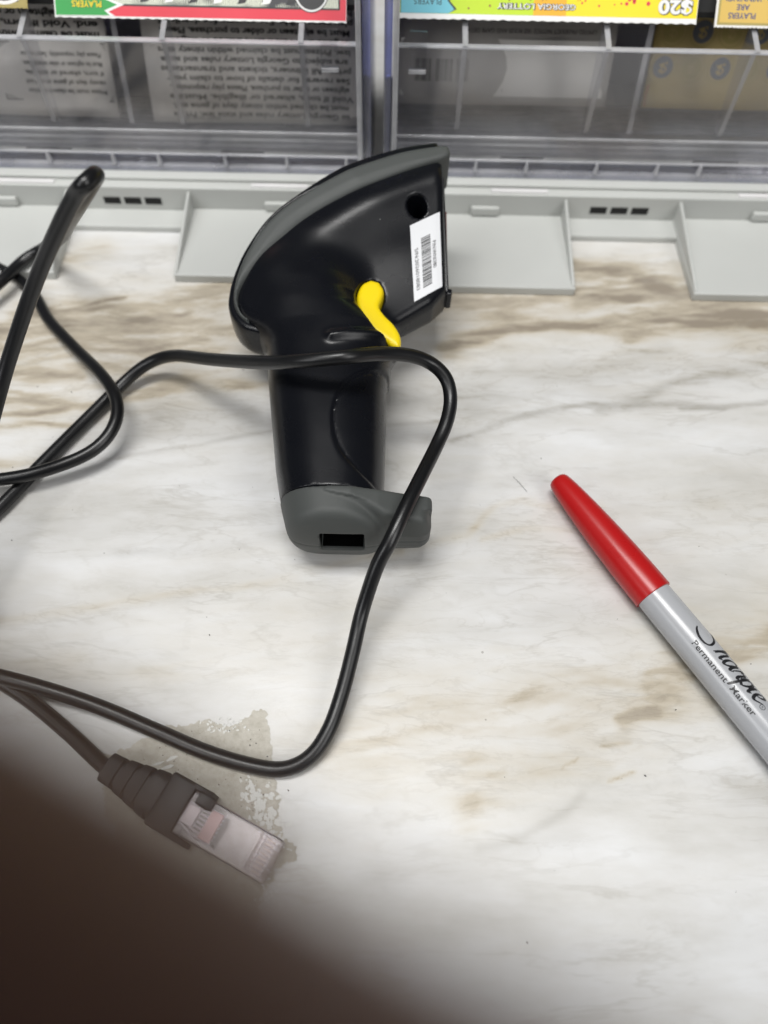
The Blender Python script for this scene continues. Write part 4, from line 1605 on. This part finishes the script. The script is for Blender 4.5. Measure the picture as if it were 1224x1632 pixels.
def deco_coins(mb, fr, w_):
    rnd = random.Random(2)
    quad(mb, fr, 0.5, w_, .6, 8.5, .06, 2)
    for r in range(3):
        for k in range(6):
            cx_, cy_ = 5.5 + k * 11.5 + (r % 2) * 1.5, 15 + r * 12.5
            if cx_ > w_ - 4:
                continue
            disc(mb, fr, cx_, cy_, 5.4, .12, 0, 24, 4.9)
            disc(mb, fr, cx_, cy_, 4.0, .12, 1 if (k + r) % 2 == 0 else 0, 24)
            updown(mb, fr, '$', cx_, cy_ + 2.3, 6.4, .18, 3, .04)
    quad(mb, fr, 14, w_, 9.0, 9.4, .1, 0)


X_ = lambda px, py: PY(px, py, .307).x
M['midblue'] = paper('worn_blue', (0.12, 0.125, 0.14), 0.1)
pack(-.204, X_(176, 120), 0, .0285, 'grey ticket pack with a boxed paragraph, at the left end of the left dispenser', deco_boxed, M['newsprint'], [M['print'], M['frame'], M['ink']])
pack(X_(232, 120), -.0135, 0, .0270, 'grey ticket pack covered in lines of small print, in the left dispenser', deco_text, M['newsprint'], [M['print']])
pack(.0015, X_(978, 120), 0, .0345, 'ticket pack with a white panel and a barcode, in the right dispenser', deco_barcode, M['frame'], [M['print'], M['cream']], .308)
pack(X_(1040, 120), .1915, 0, .0345, 'gold ticket pack with a pattern of dollar coins, in the right dispenser', deco_coins, M['goldback'], [M['tgoldline'], M['midblue'], M['tbrown'], M['goldback']], .308)

# ---- crumbs and lint on the counter
rc = random.Random(11)
random.seed(11)
mb = MB()
for k in range(60):
    p = P(rc.uniform(0, 1224), rc.uniform(430, 1600))
    flake(mb, p, rc.choice([.08, .1, .13, .2]) * MM, 0.00002, 0 if rc.random() < .7 else 1, rc.uniform(1, 2.2), rc.uniform(0, 3))
for pts in (((818, 760), (826, 768), (834, 777), (840, 784)),):
    mb.tube(catmull([P(a, b_, 0.0001) for a, b_ in pts], 4), 0.00007, 6, 0)
lint = mb.build('dust', [M['print'], M['chip']])
tag(lint, 'tiny dark and pale crumbs and lint scattered over the marble counter', 'dust', None, 'stuff')

# ================================================================== HAND AND PHONE (photographer's, close to the lens)
CM = CAMM.copy()


def cw(x, y, z):
    """camera space millimetres (z is depth in front of the lens)"""
    return CM @ Vector((x * MM, y * MM, -z * MM))


a2 = Vector((0.84, -0.5426))
n2_ = Vector((0.5426, 0.84))


def fp(t_, off, depth):
    v = a2 * t_ + n2_ * off
    return cw(v.x, v.y, depth)


joints = [(fp(-95, -42, 2), 24), (fp(-75, -42, 4), 22)]
verts, edges, rad = [], [], []


def addv(p, r):
    verts.append(p)
    rad.append(r * MM)
    return len(verts) - 1


wrist = addv(fp(-150, -50, -4), 24)
palm0 = addv(fp(-118, -46, -2), 26)
edges.append((wrist, palm0))
arm = addv(fp(-210, -60, -10), 30)
edges.append((arm, wrist))
FING = [(-12.85, 9.2, 48), (-32.5, 9.5, 30), (-50.5, 9.5, 20), (-67, 9.5, 4)]
for i, (off, dep, tip_t) in enumerate(FING):
    r0 = 8.6 if i < 3 else 7.4
    k1 = addv(fp(-78 + 3 * i, off * 0.9 - 3, 5), r0 + 3.2)
    edges.append((palm0, k1))
    sk_ = 0.16 if i == 0 else 0.3
    k2 = addv(fp(tip_t - 60, off - 3.0 * sk_, dep + 0.6), r0 + 0.3)
    k3 = addv(fp(tip_t - 30, off + 2.0 * sk_, dep + .6), r0)
    k4 = addv(fp(tip_t - 10, off + 3.0 * sk_, dep), r0 - 0.5)
    k5 = addv(fp(tip_t, off + 3.4 * sk_, dep - 1.0), r0 - 2.6)
    edges += [(k1, k2), (k2, k3), (k3, k4), (k4, k5)]
th1 = addv(fp(-100, -16, -10), 15)
th2 = addv(fp(-70, -2, -22), 11)
th3 = addv(fp(-45, -8, -24), 9.5)
th4 = addv(fp(-28, -14, -21), 7.5)
edges += [(palm0, th1), (th1, th2), (th2, th3), (th3, th4)]
me = bpy.data.meshes.new('hand')
me.from_pydata(verts, edges, [])
hand = bpy.data.objects.new('hand', me)
COL.objects.link(hand)
sk = hand.modifiers.new('skin', 'SKIN')
me.skin_vertices.new(name='') if not me.skin_vertices else None
for i, sv in enumerate(me.skin_vertices[0].data):
    sv.radius = (rad[i], rad[i])
    sv.use_root = (i == palm0)
sb = hand.modifiers.new('sub', 'SUBSURF')
sb.levels = sb.render_levels = 2
m, nt, b, out = new_mat('skin')
tc = N(nt, 'ShaderNodeTexCoord').outputs['Object']
c = mixc(nt, noise(nt, tc, 300, 4), (0.24, 0.118, 0.085), (0.30, 0.155, 0.115))
nt.links.new(c, b.inputs['Base Color'])
b.inputs['Roughness'].default_value = 0.5
bp = N(nt, 'ShaderNodeBump')
bp.inputs['Strength'].default_value = 0.2
bp.inputs['Distance'].default_value = 0.0003
nt.links.new(noise(nt, tc, 1500, 3), bp.inputs['Height'])
nt.links.new(bp.outputs[0], b.inputs['Normal'])
me.materials.append(m)
dg = bpy.context.evaluated_depsgraph_get()
dg.update()
final = bpy.data.meshes.new_from_object(hand.evaluated_get(dg))
hand.modifiers.clear()
hand.data = final
for p in final.polygons:
    p.use_smooth = True
tag(hand, 'dark blurred finger of a hand covering the lower left corner close to the lens', 'hand')

# phone body just behind the lens, unseen, added to shade the finger
phone = empty('phone', cw(22, -58, -4))
bpy.context.view_layer.update()
tag(phone, 'unseen dark phone held in the hand, added to shade the finger', 'phone')


def rrect(x0_, x1_, y0_, y1_, r, n=8):
    pts = []
    for cxx, cyy, a0 in ((x1_ - r, y1_ - r, 0), (x0_ + r, y1_ - r, 90), (x0_ + r, y0_ + r, 180), (x1_ - r, y0_ + r, 270)):
        for k in range(n):
            a = math.radians(a0 + 90 * k / (n - 1))
            pts.append((cxx + r * math.cos(a), cyy + r * math.sin(a)))
    return pts


M['phone'] = plastic('phone_body', (0.03, 0.03, 0.035), 0.3, bump=0)
nv = (cw(0, 0, 1) - cw(0, 0, 0)).normalized()
mb = MB()
mb.prism([cw(x, y, -9.5) for x, y in rrect(-16, 56, -130, 16, 10)], nv * 0.008)
mb.build('case', M['phone'], phone, bevel=.001)
mb = MB()
mb.prism([cw(x, y, -1.5) for x, y in rrect(-9, 9, -9, 9, 8.5)], nv * 0.001)
mb.build('lens_ring', M['phone'], phone)
